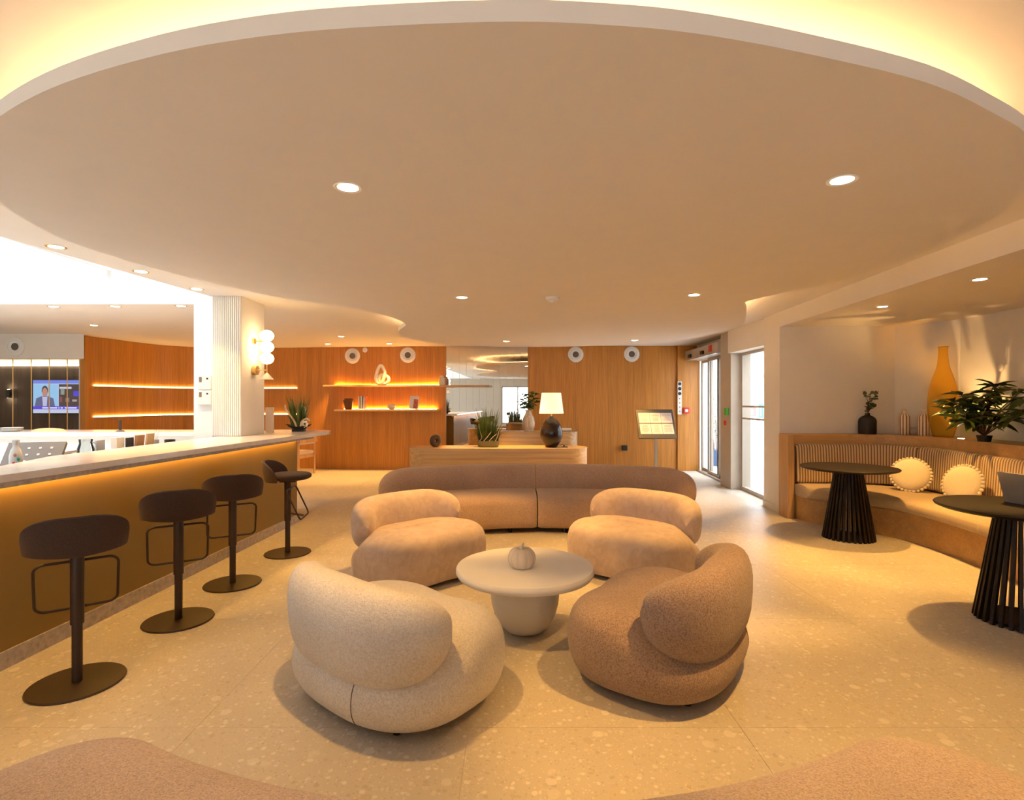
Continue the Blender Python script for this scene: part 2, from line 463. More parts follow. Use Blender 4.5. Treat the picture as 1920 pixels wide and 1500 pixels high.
# suspended cloud
outline = [(-1.70,1.81),(-1.35,1.63),(-0.96,1.49),(-0.64,1.415),(-0.35,1.38),(0.0,1.362),(0.25,1.375),(0.47,1.405),(0.78,1.48),(1.23,1.62),
           (1.58,1.79),(1.85,1.95),(2.12,2.2),(2.31,2.47),(2.44,2.68),(2.53,2.9),(2.60,3.2),(2.65,3.6),(2.63,4.0),(2.51,4.45),(2.37,4.8),(2.27,5.05),(2.26,5.30),
           (2.50,5.80),(2.77,6.5),(2.88,7.23),(2.80,8.01),(2.60,8.60),(2.17,9.05),(1.29,9.42),(0.2,9.55),(-0.6,9.42),(-1.14,9.1),(-1.50,8.5),
           (-1.62,7.9),(-1.52,7.32),(-1.32,6.75),(-1.38,6.13),(-1.57,5.73),(-1.84,5.35),(-2.14,4.97),(-2.33,4.57),(-2.45,4.25),(-2.57,3.86),
           (-2.63,3.46),(-2.63,3.18),(-2.56,2.88),(-2.45,2.60),(-2.28,2.32),(-2.0,2.02)]
cl = spline(outline, 5, True)
cloud = struct(MB().prism(cl, CLOUD, CLOUD+0.055).build('ceiling_cloud', 'ceiling'), 'free-form suspended ceiling panel with glowing cove edge')
def led_off(extra):      # the tape sits well back from the near edge and close to the far edges
    far = offset(cl, 1.0, True); out = []
    for (x, y), (x1, y1) in zip(cl, far):
        t_ = min(1.0, max(0.0, (y-2.4)/2.2)); d = 0.26+(0.07-0.26)*t_+extra
        out.append((x+(x1-x)*d, y+(y1-y)*d))
    return out
inner = led_off(0.0); inner2 = led_off(0.035)
led = MB(); n = len(cl)
led.add([(x,y,CLOUD+0.062) for x,y in inner]+[(x,y,CLOUD+0.062) for x,y in inner2], [(i,(i+1)%n,n+(i+1)%n,n+i) for i in range(n)])
led.build('led_strip', 'e_cove', cloud)

# outer walls
struct(MB().box(-10.2,-10.0,-6.2,12.7,0,CEIL).build('wall_left', 'paint'))
rear = MB()
WINS = ((-3.4,-1.6),(1.0,2.8))
for x0, x1 in ((-10.0,-3.4),(-1.6,1.0),(2.8,3.5)): rear.box(x0,x1,-6.2,-6.0,0,CEIL)
for x0, x1 in WINS:
    rear.box(x0,x1,-6.2,-6.0,0,0.25); rear.box(x0,x1,-6.2,-6.0,2.3,CEIL)
struct(rear.build('wall_rear', 'paint'))
for k, (x0, x1) in enumerate(WINS):
    w = struct(MB().box(x0,x1,-6.11,-6.10,0.25,2.3).build('window_%d' % (k+2), 'glass'))
    f = MB()
    for xa in (x0, (x0+x1)/2-0.03, x1-0.06): f.box(xa,xa+0.06,-6.14,-6.06,0.25,2.3)
    f.box(x0,x1,-6.14,-6.06,0.25,0.31).box(x0,x1,-6.14,-6.06,2.24,2.3)
    f.build('window_frame', 'alu', w)
struct(MB().box(3.24,3.5,-6.0,1.8,0,CEIL).build('wall_right_rear', 'paint'))
struct(MB().prism([(3.24,1.65),(5.7,1.65),(5.7,1.8),(3.24,1.8)],0,CEIL).build('wall_niche_near', 'paint'))
struct(MB().prism([(5.44,6.6),(5.39,5.6),(5.3,1.8),(5.7,1.8),(5.7,7.27),(5.44,7.27)],0,2.49).build('wall_niche_side', 'paint'))
struct(MB().prism([(3.575,7.27),(5.04,7.16),(5.44,6.6),(5.44,7.27),(5.7,7.27),(5.7,7.6),(4.25,7.6),(4.25,7.83),(3.625,7.83)],0,CEIL).build('wall_right', 'paint'))
struct(MB().box(3.66,4.25,7.83,9.22,2.31,CEIL).build('wall_right_lintel', 'paint'))
struct(MB().box(3.98,4.25,9.22,12.0,2.36,CEIL).build('wall_right_over_door', 'paint'))
bb = MB().prism([(3.565,7.262),(3.612,7.835),(3.63,7.835),(3.585,7.262)],0,0.09)
struct(bb.build('baseboard_right', 'paint'))

# back wall, veneer panels with real joints
def strip_panel(name, path, z0, z1, th, mat, parent=None, side=1):
    b = offset(path, th*side)
    return MB().prism(list(path)+b[::-1], z0, z1).build(name, mat, parent, sharp=25)
wall_path = spline([(-7.78,9.94),(-7.68,10.4),(-7.62,10.95),(-7.45,11.55),(-6.98,12.0),(-6.2,12.2),(-5.3,12.2),(-4.3,12.06),(-3.4,11.94),(-2.4,11.87),(-1.44,11.83)], 8)
wall_back = struct(strip_panel('wall_back', offset(wall_path, 0.03), 0, CEIL, 0.14, 'paint'))
cuts = [0, 16, 30, 42, 54, 66, 80]
cuts[-1] = len(wall_path)-1
for a, b in zip(cuts[:-1], cuts[1:]):
    seg = wall_path[a:b+1]
    s0 = Vector(seg[0]); s0 = s0 + (Vector(seg[1])-s0).normalized()*0.003
    strip_panel('wood_panel', [tuple(s0)]+seg[1:], 0, CEIL-0.002, 0.03, 'wood', wall_back)
MB().box(-7.83,-7.73,9.86,9.94,0,CEIL-0.002).build('wood_panel', 'wood', wall_back)
right_path = [(0.34,11.71),(1.37,11.72),(2.5,11.735),(3.56,11.75)]
wall_back_r = struct(strip_panel('wall_back_right', offset(right_path+[(4.3,11.77)], 0.03), 0, CEIL, 0.2, 'paint'))
for a, b in zip(right_path[:-1], right_path[1:]):
    strip_panel('wood_panel', [(a[0]+0.003,a[1]),b], 0, CEIL-0.002, 0.03, 'wood', wall_back_r)
MB().prism([(3.564,11.70),(4.04,11.715),(4.04,11.78),(3.564,11.76)],0,CEIL-0.002).build('wood_panel', 'wood', wall_back_r)
# mirror
mir = thing('wall_mirror', 'floor-to-ceiling mirror of narrow strips between the two oak walls', 'mirror', (-1.44,11.86,0))
L = math.hypot(1.78, 0.14); ang = math.atan2(-0.14, 1.78); nm = 12
for k in range(nm):
    w = L/nm
    MB().box(k*w+0.001,(k+1)*w-0.001,0,0.012,0.0,CEIL-0.003).build('mirror_strip', 'mirror', mir, rot=(0,0,ang))
struct(MB().prism([(-1.44,11.90),(0.34,11.76),(0.34,11.9),(-1.44,12.0)],0,CEIL).build('wall_mirror_backing', 'paint'))
struct(MB().box(-10.2,4.25,12.45,12.7,0,CEIL).build('wall_far', 'paint'))

# servery behind the bar: bulkhead, dark wall
struct(MB().prism([(-10.0,9.62),(-7.57,9.62),(-7.76,9.80),(-10.0,9.80)],2.25,CEIL).build('wall_servery_bulkhead', 'paint'))
dk = struct(MB().box(-10.0,-7.87,10.42,10.6,0,CEIL).build('wall_servery', 'paint'))
for k in range(4):
    x = -9.98+0.53*k
    MB().box(x,x+0.526,10.40,10.42,0,2.17).build('dark_panel', 'panel_dark', dk)
sl = MB().box(-9.98,-7.9,10.36,10.40,2.18,2.20); sl.build('led_strip', emit('servery_led', (1,0.86,0.62), 7.0), dk)

# pillar by the bar
pil = struct(MB().box(-3.40,-3.07,6.17,6.74,0,CEIL).build('pillar', 'paint'), 'square pillar by the bar with fluted white face')
for k in range(14):
    x = -3.40+0.33*(k+0.5)/14
    MB().lathe([(0.0105,1.105),(0.0105,CEIL-0.002)],8,(x,6.168,0)).build('flute', 'white', pil)
struct(MB().box(-3.72,-3.415,6.36,6.70,0,CEIL+0.3).build('trim_1', 'white'), 'plain white post beside the fluted pillar')

# entrance: sliding door, side light, post
door = struct(thing('door_1', 'automatic sliding glass door', 'door'))
del door['category']
def gx(y): return 4.06-0.055*(11.70-y)
for y0, y1, dx in ((11.66,11.03,0.03),(11.05,10.40,-0.02),(10.42,9.74,0.03)):
    f = MB(); 
    xa, xb = gx(y0)+dx, gx(y1)+dx
    for (p, q) in (((xa,y0,0.03),(xa,y0,2.36)), ((xb,y1,0.03),(xb,y1,2.36))): f.bar(p, q, 0.045, 0.045)
    f.bar((xa,y0,0.055),(xb,y1,0.055),0.045,0.07); f.bar((xa,y0,2.34),(xb,y1,2.34),0.045,0.07)
    lf = f.build('door_leaf', 'alu', door)
    gm = MB(); gm.add([(xa,y0-0.02,0.08),(xb,y1+0.02,0.08),(xb,y1+0.02,2.31),(xa,y0-0.02,2.31)], [(0,1,2,3)])
    gm.build('pane', 'glass', lf)
    gk = MB().bar((xb-0.025,y1+0.03,0.08),(xb-0.025,y1+0.03,2.31),0.012,0.03).bar((xa-0.025,y0-0.03,0.08),(xa-0.025,y0-0.03,2.31),0.012,0.02)
    gk.build('gasket', 'frame', lf)
MB().bar((4.04,11.66,0.02),(3.93,9.72,0.02),0.14,0.03).build('floor_track', 'steel', door)
MB().prism([(3.72,11.68),(4.06,11.68),(3.96,9.72),(3.66,9.72)],2.37,2.56).build('header', 'alu', door, bevel=0.012)
MB().bar((3.73,11.64,2.375),(3.67,9.74,2.375),0.05,0.03).build('header_trim', 'steel', door)
for y, x in ((11.3,3.70),(10.5,3.675)): MB().box(x-0.03,x+0.02,y-0.07,y+0.07,2.40,2.47).build('motion_sensor', 'blackplastic', door, bevel=0.008)
MB().box(3.64,3.68,9.98,10.1,2.41,2.53).build('alarm_light', 'red', door, bevel=0.01)
struct(MB().box(3.72,4.06,9.25,9.70,0,CEIL).build('trim_2', 'alu'), 'beige post between the sliding door and side window')
_sg = MB(); _sg.add([(3.85,7.9,0.06),(3.92,9.24,0.06),(3.92,9.24,2.31),(3.85,7.9,2.31)],[(0,1,2,3)])
side = struct(_sg.build('window_5', 'glass'), 'tall side window beside the entrance')
f = MB().bar((3.85,7.9,0.03),(3.92,9.24,0.03),0.07,0.06).bar((3.855,7.9,2.29),(3.92,9.24,2.29),0.06,0.05).bar((3.915,9.20,0),(3.915,9.20,2.31),0.06,0.05)
f.build('window_frame', 'alu', side)
for z in (1.41,1.21): MB().bar((3.84,7.9,z),(3.90,9.2,z),0.02,0.03).build('glazing_rail', 'alu', side)
tag(MB().box(3.67,3.72,9.32,9.43,1.26,1.38).build('door_release', 'green', bevel=0.01), 'green emergency release box on the entrance post', 'button')
tag(MB().box(3.69,3.72,9.44,9.49,1.08,1.16).build('call_button', 'red', bevel=0.008), 'small red button under the green release box', 'button')

# outdoors
struct(MB().box(4.26,12.0,7.7,27.0,-0.14,-0.02).build('pavement', 'pavement'))
ow = struct(MB().box(7.6,7.8,5.0,27.0,-0.02,3.2).build('wall_outdoor', 'outwall'), 'white rendered wall across the entrance walk')

# ------------------------------------------------------------------ lights
def downlight(loc, label, group, energy, r=0.045, size=74, trim='whitepl', blend=0.4):
    t = thing('downlight', label, 'downlight', loc, 0, group)
    MB().lathe([(r*1.0,-0.001),(r*1.35,-0.004),(r*1.4,0.0),(r*1.0,0.001)],24).build('trim_ring', trim, t)
    MB().lathe([(0,-0.0015),(r*1.0,-0.0015)],24).build('lens', 'e_down', t)
    ld = bpy.data.lights.new('downlight_beam', 'SPOT'); ld.energy = energy; ld.color = WARM
    ld.spot_size = math.radians(size); ld.spot_blend = blend; ld.shadow_soft_size = 0.03
    lo = bpy.data.objects.new('downlight_beam', ld); COL.objects.link(lo); lo.parent = t; lo.location = (0,0,-0.02)
    return t
g = 'downlights in the suspended ceiling'
for (x, y), lb in zip([(-0.73,2.42),(1.42,2.34),(-0.46,4.99),(1.63,4.87),(-0.09,8.65),(1.92,8.5)],
        ['big near left downlight in the suspended ceiling above the cream armchair','big near right downlight in the suspended ceiling',
         'downlight in the suspended ceiling left of the smoke detector','downlight in the suspended ceiling right of the smoke detector',
         'far downlight in the suspended ceiling above the mirror','far downlight in the suspended ceiling above the menu stand']):
    downlight((x,y,CLOUD), lb, g, K_SPOT*(1.15 if (y > 6 and x > 1) else 1.8 if y > 6 else 0.55 if (y < 3 and x < 0) else 1.05))
g = 'downlights along the skylight edge'
for (x, y), lb in zip([(-3.55,4.2),(-3.44,5.0),(-3.38,5.78)], ['brass downlight at the near end of the skylight edge','middle brass downlight of the near skylight edge','brass downlight beside the fluted pillar']):
    downlight((x+0.03,y,CEIL), lb, g, K_SPOT*0.5, 0.05, trim='brass')
for (x, y), lb in zip([(-5.78,6.86),(-4.99,6.84),(-4.15,6.82)], ['leftmost brass downlight on the far skylight edge','middle brass downlight on the far skylight edge','brass downlight on the far skylight edge nearest the white post']):
    downlight((x,y,CEIL), lb, g, K_SPOT*0.35, 0.05, trim='brass')
g = 'downlights before the oak wall'
for (x, y), lb in zip([(-6.57,8.55),(-3.15,10.03),(-3.84,11.35),(-2.55,11.3)], ['downlight before the servery wall','downlight in the ceiling left of the cloud tip','downlight close to the oak wall above the brown vase','downlight close to the oak wall above the shelf sculpture']):
    downlight((x,y,CEIL), lb, g, K_SPOT*1.0)
g = 'fill lights added behind the viewpoint'
for x, y, lb in ((-1.8,-0.6,'left added fill light just behind the foreground sofa'),(1.6,-0.6,'right added fill light just behind the foreground sofa'),(-1.8,-3.2,'left added fill light before the rear windows'),(1.6,-3.2,'right added fill light before the rear windows')):
    downlight((x,y,CEIL), lb, g, K_SPOT*0.8)  # unseen fill lights, added to bring more warm light into the room
g = 'downlights over the banquette'
for (x, y), lb in zip([(3.89,5.71),(3.81,4.43)], ['downlight over the far slatted table','downlight over the near slatted table']):
    downlight((x,y,2.49), lb, g, K_SPOT*1.15)
sd = thing('smoke_detector', 'white smoke detector on the suspended ceiling', 'smoke detector', (0.37,4.99,CLOUD))
MB().lathe([(0,-0.045),(0.03,-0.045),(0.038,-0.03),(0.06,-0.026),(0.065,0)],24).build('housing', 'whitepl', sd)
MB().lathe([(0,-0.052),(0.018,-0.052),(0.02,-0.045)],16).build('sensor_cap', 'whitepl', sd)

# ------------------------------------------------------------------ bar
bar = thing('bar_counter', 'long bronze fronted bar with stone plinth on the left', 'bar', (0,0,0))
A, B = (-2.93,1.4), (-2.655,6.72)
MB().prism([A,B,(-3.04,6.72),(-3.04,6.1),(-3.30,6.1),(-3.30,1.4)],0.10,1.02).build('front_panel', 'bronze', bar)
MB().prism([(A[0]+0.012,A[1]),(B[0]+0.012,B[1]+0.005),(-3.0,6.73),(-3.2,1.4)],0,0.10).build('plinth', 'stone', bar)
MB().prism([(-3.0,1.4),(-2.72,6.72),(-3.0,6.72),(-3.28,1.4)],1.02,1.05).build('shadow_gap', 'frame', bar)
MB().prism([(A[0]+0.03,1.4),(B[0]+0.03,6.68),(B[0]+0.012,6.68),(A[0]+0.012,1.4)],1.052,1.056).build('led_strip', 'e_bar', bar)
top = spline([(-2.44,6.95),(-2.42,7.2),(-2.5,7.45),(-2.7,7.58),(-3.0,7.6)],5)
cpoly = [(-2.88,1.4)]+[tuple(p) for p in top]+[(-3.35,7.6),(-3.35,6.78),(-3.06,6.78),(-3.06,6.16),(-3.32,6.16),(-3.35,3.95),(-3.15,3.35),(-3.13,1.4)]
ct = MB().prism(cpoly,1.058,1.10).build('countertop', 'counter', bevel=0.008)
tag(ct, 'polished pale stone countertop running along the bronze bar', 'countertop')
bl = MB().prism([(-2.858,1.4),(-2.515,6.9),(-2.53,6.9),(-2.873,1.4)],1.026,1.058)
bl.build('edge_lining', 'stone', ct)
MB().box(-3.05,-2.98,6.73,7.5,0,1.05).build('end_panel', 'bronze', bar)
wt = tag(MB().box(-3.95,-3.36,2.2,6.1,0.92,0.96).build('worktop', 'steel'), 'lower steel worktop behind the bar', 'worktop')
MB().box(-3.93,-3.38,2.25,6.05,0,0.92).build('cabinet_body', 'white', wt)
fb = thing('servery_counter', 'white servery counter crossing behind the bar', 'counter', (0,0,0))
MB().box(-9.6,-4.05,6.98,7.55,0,1.045).build('body', 'white', fb)
MB().box(-9.65,-4.0,6.92,7.62,1.045,1.10).build('countertop', 'counter', fb, bevel=0.006)

# stools
def stool(label, loc, rz):
    t = thing('bar_stool', label, 'bar stool', loc, rz, 'brown swivel stools along the bar')
    MB().lathe([(0,0),(0.215,0),(0.218,0.004),(0.214,0.011),(0.03,0.014),(0,0.014)],48).build('base_plate', 'stool', t)
    MB().lathe([(0.024,0.012),(0.024,0.36)],20).build('lower_post', 'stool', t)
    MB().lathe([(0.024,0.318),(0.031,0.32),(0.031,0.71),(0.026,0.715)],20).build('sleeve', 'stool', t)
    w = 0.18; y0, y1 = 0.03, 0.16; z1, z0 = 0.645, 0.36
    P = []
    def pt(a, b):  # a lateral, b 0 bottom..1 top
        return (a, y1+(y0-y1)*b, z0+(z1-z0)*b)
    r = 0.14
    cor = [(-w,0),(w,0),(w,1),(-w,1)]
    for k, (a, b) in enumerate(cor):
        sa, sb = (1 if a > 0 else -1), (1 if b > 0 else -1)
        ra = 0.045; rb = 0.14
        ca, cb = a-sa*ra, b-sb*rb
        a0 = {0: PI, 1: 1.5*PI, 2: 0, 3: 0.5*PI}[k]
        for q in range(6):
            g_ = a0 + PI/2*q/5
            P.append(pt(ca+ra*math.cos(g_), cb+rb*math.sin(g_)))
    MB().tube(P, 0.0075, 8, True).build('footrest', 'stool', t)
    MB().bar((0,0,0.40),(0,0.15,0.37),0.03,0.012).build('footrest_bracket', 'stool', t); MB().bar((0,0,0.64),(0,0.04,0.645),0.03,0.012).build('footrest_bracket', 'stool', t)
    MB().box(-0.07,0.07,-0.06,0.09,0.708,0.722).build('swivel_plate', 'stool', t)
    # padded seat pan
    secs = []
    for j in range(13):
        ph = -PI/2+PI*j/12
        rr = sgnp(math.cos(ph),0.45); z = 0.76+0.035*sgnp(math.sin(ph),0.7)
        secs.append([(0.20*rr*sgnp(math.cos(2*PI*i/36),0.85), 0.02+0.20*rr*sgnp(math.sin(2*PI*i/36),0.85), z) for i in range(36)])
    b = MB(); b.sections(secs); b.build('seat', 'stool_fab', t)
    # low wrapped back: half-moon shell
    S = 30; secs = []
    for i in range(S+1):
        u = -1+2*i/S
        a = -PI/2 + u*1.25
        h = 0.04+0.165*max(0.0, 1-abs(u)**2.3)**0.6
        zb = 0.708 + 0.012*abs(u)
        th = 0.018*(1-0.5*abs(u)**4)
        sec = []
        for q in range(12):
            g_ = 2*PI*q/12
            f = sgnp(math.cos(g_),0.4); k = sgnp(math.sin(g_),0.4)
            z = zb + (h/2+0.004)*(1+k)
            rad = 0.205 + th*f + 0.035*(z-zb)/0.2
            sec.append((1.06*rad*math.cos(a), 0.02+rad*math.sin(a), z))
        secs.append(sec)
    b = MB(); b.sections(secs); b.build('backrest', 'stool_fab', t)
    return t
s1 = stool('brown bar stool nearest the camera', (-2.31,2.89,0), math.radians(38))
dup(s1, (-2.28,3.72,0), math.radians(32), 'second brown bar stool from the camera')
dup(s1, (-2.29,4.46,0), math.radians(30), 'third brown bar stool from the camera')
dup(s1, (-2.21,5.36,0), math.radians(-82), 'farthest brown bar stool turned sideways beside the bar end')

# ------------------------------------------------------------------ lounge seating
def armchair(label, loc, rz, mat, group=None, back_h=0.67, seams=True):
    t = thing('lounge_armchair', label, 'armchair', loc, rz, group)
    ax, ay = 0.575, 0.45
    def plan(a, n=2.6):
        c, s = math.cos(a), math.sin(a)
        r = 1.0/((abs(c)/ax)**n+(abs(s)/ay)**n)**(1/n)
        d = (a-PI/2+PI) % (2*PI)-PI
        return r*(1-0.10*math.exp(-(d/0.5)**2))
    secs = []; N = 72
    prof = spline([(0.0,0.04),(0.5,0.04),(0.80,0.042),(0.90,0.062),(0.955,0.11),(0.99,0.17),(1.0,0.23),(0.99,0.29),(0.955,0.345),(0.87,0.388),(0.72,0.41),(0.4,0.422),(0.0,0.425)],4)
    if not seams: prof = spline([(0.0,0.035),(0.6,0.035),(0.92,0.036),(0.97,0.05),(0.985,0.10),(0.995,0.17),(1.0,0.23),(0.99,0.29),(0.955,0.345),(0.87,0.388),(0.72,0.41),(0.4,0.422),(0.0,0.425)],4)
    for rr, z in prof:
        zz = (z-0.23)/0.2
        sec = []
        for i in range(N):
            a = 2*PI*i/N; r = plan(a)*rr
            x, y = r*math.cos(a), r*math.sin(a)
            lift = 0.02*math.exp(-((y-0.15)/0.3)**2)*max(0, zz) - 0.02*max(0, zz)*math.exp(-(x/0.25)**2)*(1 if y > 0 else 0)
            w_ = min(1.0, max(0.0, (0.08-y)/0.36)); w_ = w_*w_*(3-2*w_)*(min(1.0, max(0.0, (rr-0.72)/0.2)) if z > 0.2 else 1.0)
            sec.append((x, y, 0.04+(z+lift-0.04)*(1-0.36*w_)))
        secs.append(sec)
    b = MB(); b.sections(secs); seat = b.build('seat', mat, t, sharp=80)
    # backrest wrapped round the rear
    S = 56; Q = 24; secs = []
    T, Z0, Z1 = 0.13, 0.205, back_h
    for i in range(S+1):
        u = -1+2*i/S
        a = 1.5*PI + u*1.42
        r0 = plan(a)-0.108
        e = max(0.0, 1-abs(u)**3.8)**0.5
        zc = 0.4375 + 0.02*abs(u)**3; hz = (Z1-Z0)/2*e; tt = T*max(0.0, 1-abs(u)**5)**0.5
        sec = []
        for q in range(Q):
            g_ = 2*PI*q/Q
            f = sgnp(math.cos(g_),0.72); k = sgnp(math.sin(g_),0.75)
            z = zc+hz*k; rad = r0+tt*f+0.05*(z-0.40)
            sec.append((rad*math.cos(a), rad*math.sin(a), z))
        secs.append(sec)
    b = MB(); b.sections(secs); br = b.build('backrest', mat, t, sharp=80)
    if seams:
        a = math.radians(297); P = []
        for rr, z in prof[9:34]:
            r = plan(a)*rr+0.0005
            P.append((r*math.cos(a), r*math.sin(a), 0.04+(z-0.04)*0.64))
        MB().tube(P, 0.0022, 6).build('seam', 'seam', seat)
    for sx, sy in ((-0.32,-0.26),(0.32,-0.26),(-0.32,0.24),(0.32,0.24)):
        MB().lathe([(0.018,0),(0.024,0.075)],12,(sx,sy,0)).build('foot', 'blackplastic', t)
    return t
TBL = (0.085, 3.58)
def face(x, y): return math.atan2(TBL[1]-y, TBL[0]-x)-PI/2
armchair('cream boucle armchair seen from behind, nearest the camera', (-0.60,2.86,0), face(-0.60,2.86)+math.radians(4), 'boucle_white')
armchair('tan boucle armchair seen from behind on the right of the round table', (0.835,3.10,0), face(0.835,3.10)-math.radians(2), 'boucle_brown')
armchair('tan velvet armchair left of the round table', (-0.79,4.72,0), face(-0.79,4.72)+math.radians(6), 'velvet', 'velvet armchairs', seams=False)
armchair('tan velvet armchair behind the round table on its right', (1.06,4.80,0), face(1.06,4.80)-math.radians(4), 'velvet', 'velvet armchairs', seams=False)

def sofa(label, loc, rz, mat):
    t = thing('curved_sofa', label, 'sofa', loc, rz, 'curved two piece sofas')
    RF = 2.45; D = 0.90
    for s in (-1, 1):
        # seat
        a1 = 0.60; S = 34; Q = 40; secs = []; rm = RF+D/2-0.03
        for i in range(S+1):
            u = i/S; a = 0.0022+ (a1-0.0022)*u
            dend = (1-u)*a1*rm; R = 0.34
            e = 1.0 if dend > R else math.sqrt(max(0.0, 1-(1-dend/R)**2))
            if i == 0: e = 0.93
            hd = (D/2-0.05)*(0.25+0.75*e) if e < 1 else D/2-0.05
            hz = 0.192*(0.35+0.65*e)
            if i == S: hd, hz = 0.02, 0.03
            sec = []
            for q in range(Q):
                g_ = 2*PI*q/Q
                f = sgnp(math.cos(g_),0.42); k = sgnp(math.sin(g_),0.42)
                r = rm+hd*f; z = 0.226+hz*k + 0.012*(1-f*f)*(1 if k > 0 else 0)
                sec.append((s*r*math.sin(a), RF-r*math.cos(a), z))
            secs.append(sec)
        b = MB(); b.sections(secs); b.build('seat', mat, t, sharp=60)
        # backrest: arc then a tighter curl forward round the end
        P = []; rb = RF+D-0.15
        for i in range(26):
            a = 0.0022+0.50*i/25; P.append((rb*math.sin(a), -(rb*math.cos(a)-RF)))
        th = 0.50; px, py = P[-1]; rr = 0.36
        cx, cy = px-rr*math.sin(th), py+rr*math.cos(th)
        for i in range(1, 17):
            g_ = th+1.15*i/16; P.append((cx+rr*math.sin(g_), cy-rr*math.cos(g_)))
        Ls = [0]
        for i in range(1, len(P)): Ls.append(Ls[-1]+math.dist(P[i], P[i-1]))
        secs = []; Q = 28
        off = offset(P, 1.0)
        for i, (x, y) in enumerate(P):
            nx, ny = off[i][0]-x, off[i][1]-y
            dend = Ls[-1]-Ls[i]; R = 0.5
            e = 1.0 if dend > R else math.sqrt(max(0.0, 1-(1-dend/R)**2.2))
            if i == 0: e = 0.92
            hz = 0.25*max(e, 0.05); tt = 0.13*max(e, 0.05)**0.7
            sec = []
            for q in range(Q):
                g_ = 2*PI*q/Q
                f = sgnp(math.cos(g_),0.7); k = sgnp(math.sin(g_),0.7)
                z = 0.46+hz*k
                o_ = tt*f - 0.04*(z-0.4)
                sec.append((s*(x+nx*o_), y+ny*o_, z))
            secs.append(sec)
        b = MB(); b.sections(secs); b.build('backrest', mat, t, sharp=60)
    for s in (-1, 1):
        for a, r in ((0.12,RF+0.14),(0.46,RF+0.16),(0.12,RF+0.72),(0.46,RF+0.72)):
            MB().lathe([(0.02,0),(0.025,0.07)],12,(s*r*math.sin(a), RF-r*math.cos(a),0)).build('foot', 'blackplastic', t)
    return t
sofa('curved two piece tan sofa behind the armchairs', (0.29,6.11,0), PI, 'boucle_sofa')
sofa('curved rose tan boucle sofa in the immediate foreground', (-0.03,1.55,0), 0, 'boucle_rose')

# coffee table and pumpkin
ctb = thing('coffee_table', 'round white pedestal coffee table between the armchairs', 'coffee table', (TBL[0],TBL[1],0))
MB().lathe([(0,0.362),(0.40,0.362),(0.44,0.368),(0.452,0.385),(0.452,0.405),(0.445,0.418),(0.43,0.421),(0,0.421)],72).build('table_top', 'matte_white', ctb)
MB().lathe([(0.0,0.0),(0.10,0.0),(0.135,0.012),(0.17,0.05),(0.20,0.11),(0.22,0.18),(0.226,0.25),(0.224,0.32),(0.22,0.363)],56).build('pedestal', 'matte_white', ctb)
pk = thing('ceramic_pumpkin', 'glazed cream ceramic pumpkin on the white coffee table', 'ornament', (0.063,3.53,0.421))
def lobes(a, z): return 0.90+0.10*abs(math.cos(4.5*a+0.4))**0.7
prof = [(0.03,0.006),(0.055,0.0),(0.078,0.018),(0.09,0.05),(0.088,0.085),(0.072,0.112),(0.045,0.126),(0.02,0.120),(0.0,0.115)]
prof = [tuple(p) for p in spline(prof,4)]
MB().lathe(prof,90,fn=lobes).build('body', 'pearl', pk)
MB().tube([(0,0,0.112),(0,0,0.13),(0.004,0,0.145),(0.012,0.0,0.158)],0.013,10,taper=0.35).build('stalk', 'pearl', pk)

# ------------------------------------------------------------------ slatted tables
def slat_table(label, loc):
    t = thing('slatted_table', label, 'table', loc, 0, 'black round tables with slatted cone bases')
    MB().lathe([(0,0.752),(0.44,0.752),(0.468,0.764),(0.475,0.774),(0.468,0.781),(0,0.781)],72).build('table_top', 'black', t)
    MB().lathe([(0.0,0.735),(0.12,0.735),(0.12,0.752),(0,0.752)],32).build('top_plate', 'black', t)
    MB().lathe([(0.0,0.012),(0.232,0.012),(0.232,0.028),(0,0.028)],48).build('bottom_ring', 'black', t)
    N = 30
    me = MB().bar((0.245,0,0.0),(0.125,0,0.752),0.02,0.024).mesh('slat', 'black')
    for k in range(N): link('slat', me, t, None, (0,0,2*PI*k/N))
    return t
slat_table('black round table with slatted cone base at the far end of the banquette', (3.68,5.95,0))
slat_table('black round table with slatted cone base and laptop, cut by the right edge', (3.46,3.70,0))
lp = thing('laptop', 'grey open laptop on the near black table', 'laptop', (3.65,3.74,0.781), math.radians(98))
MB().box(-0.16,0.16,-0.11,0.11,0,0.014).build('keyboard_base', 'laptop', lp, bevel=0.004)
MB().obox((0,0.145,0.115),(0.32,0.008,0.22),0,-0.3).build('screen', 'laptop', lp, bevel=0.003)

# ------------------------------------------------------------------ banquette
bq = thing('banquette', 'built-in oak banquette with striped back and beige seat in the right niche', 'banquette')
back_line = spline([(3.60,7.03),(4.0,7.05),(4.45,7.03),(4.80,6.86),(4.98,6.5),(4.98,6.0),(4.86,5.3),(4.72,4.4),(4.62,3.4),(4.55,2.4)],8)
front_line = spline([(3.60,6.62),(3.78,6.42),(3.98,6.14),(4.12,5.85),(4.17,5.45),(4.14,5.0),(4.05,4.4),(3.97,3.4),(3.9,2.4)],9)
base_line = offset(front_line, 0.10)
# wooden base
MB().prism(base_line+back_line[::-1],0,0.30).build('base', 'oak_y', bq)
MB().prism([(3.52,6.93),(3.60,6.93),(3.60,7.262),(3.585,7.262),(3.53,7.20)],0,1.07).build('end_panel', 'oak_dark_v', bq, bevel=0.003)
# ledge: fascia and top following the wall
wall_line = [(3.60,7.262),(5.03,7.15),(5.43,6.59),(5.38,5.6),(5.29,2.4)]
led_front = offset(back_line, 0.02)
MB().prism(led_front+wall_line[::-1],0.93,1.07).build('ledge', 'oak_y', bq, bevel=0.003)
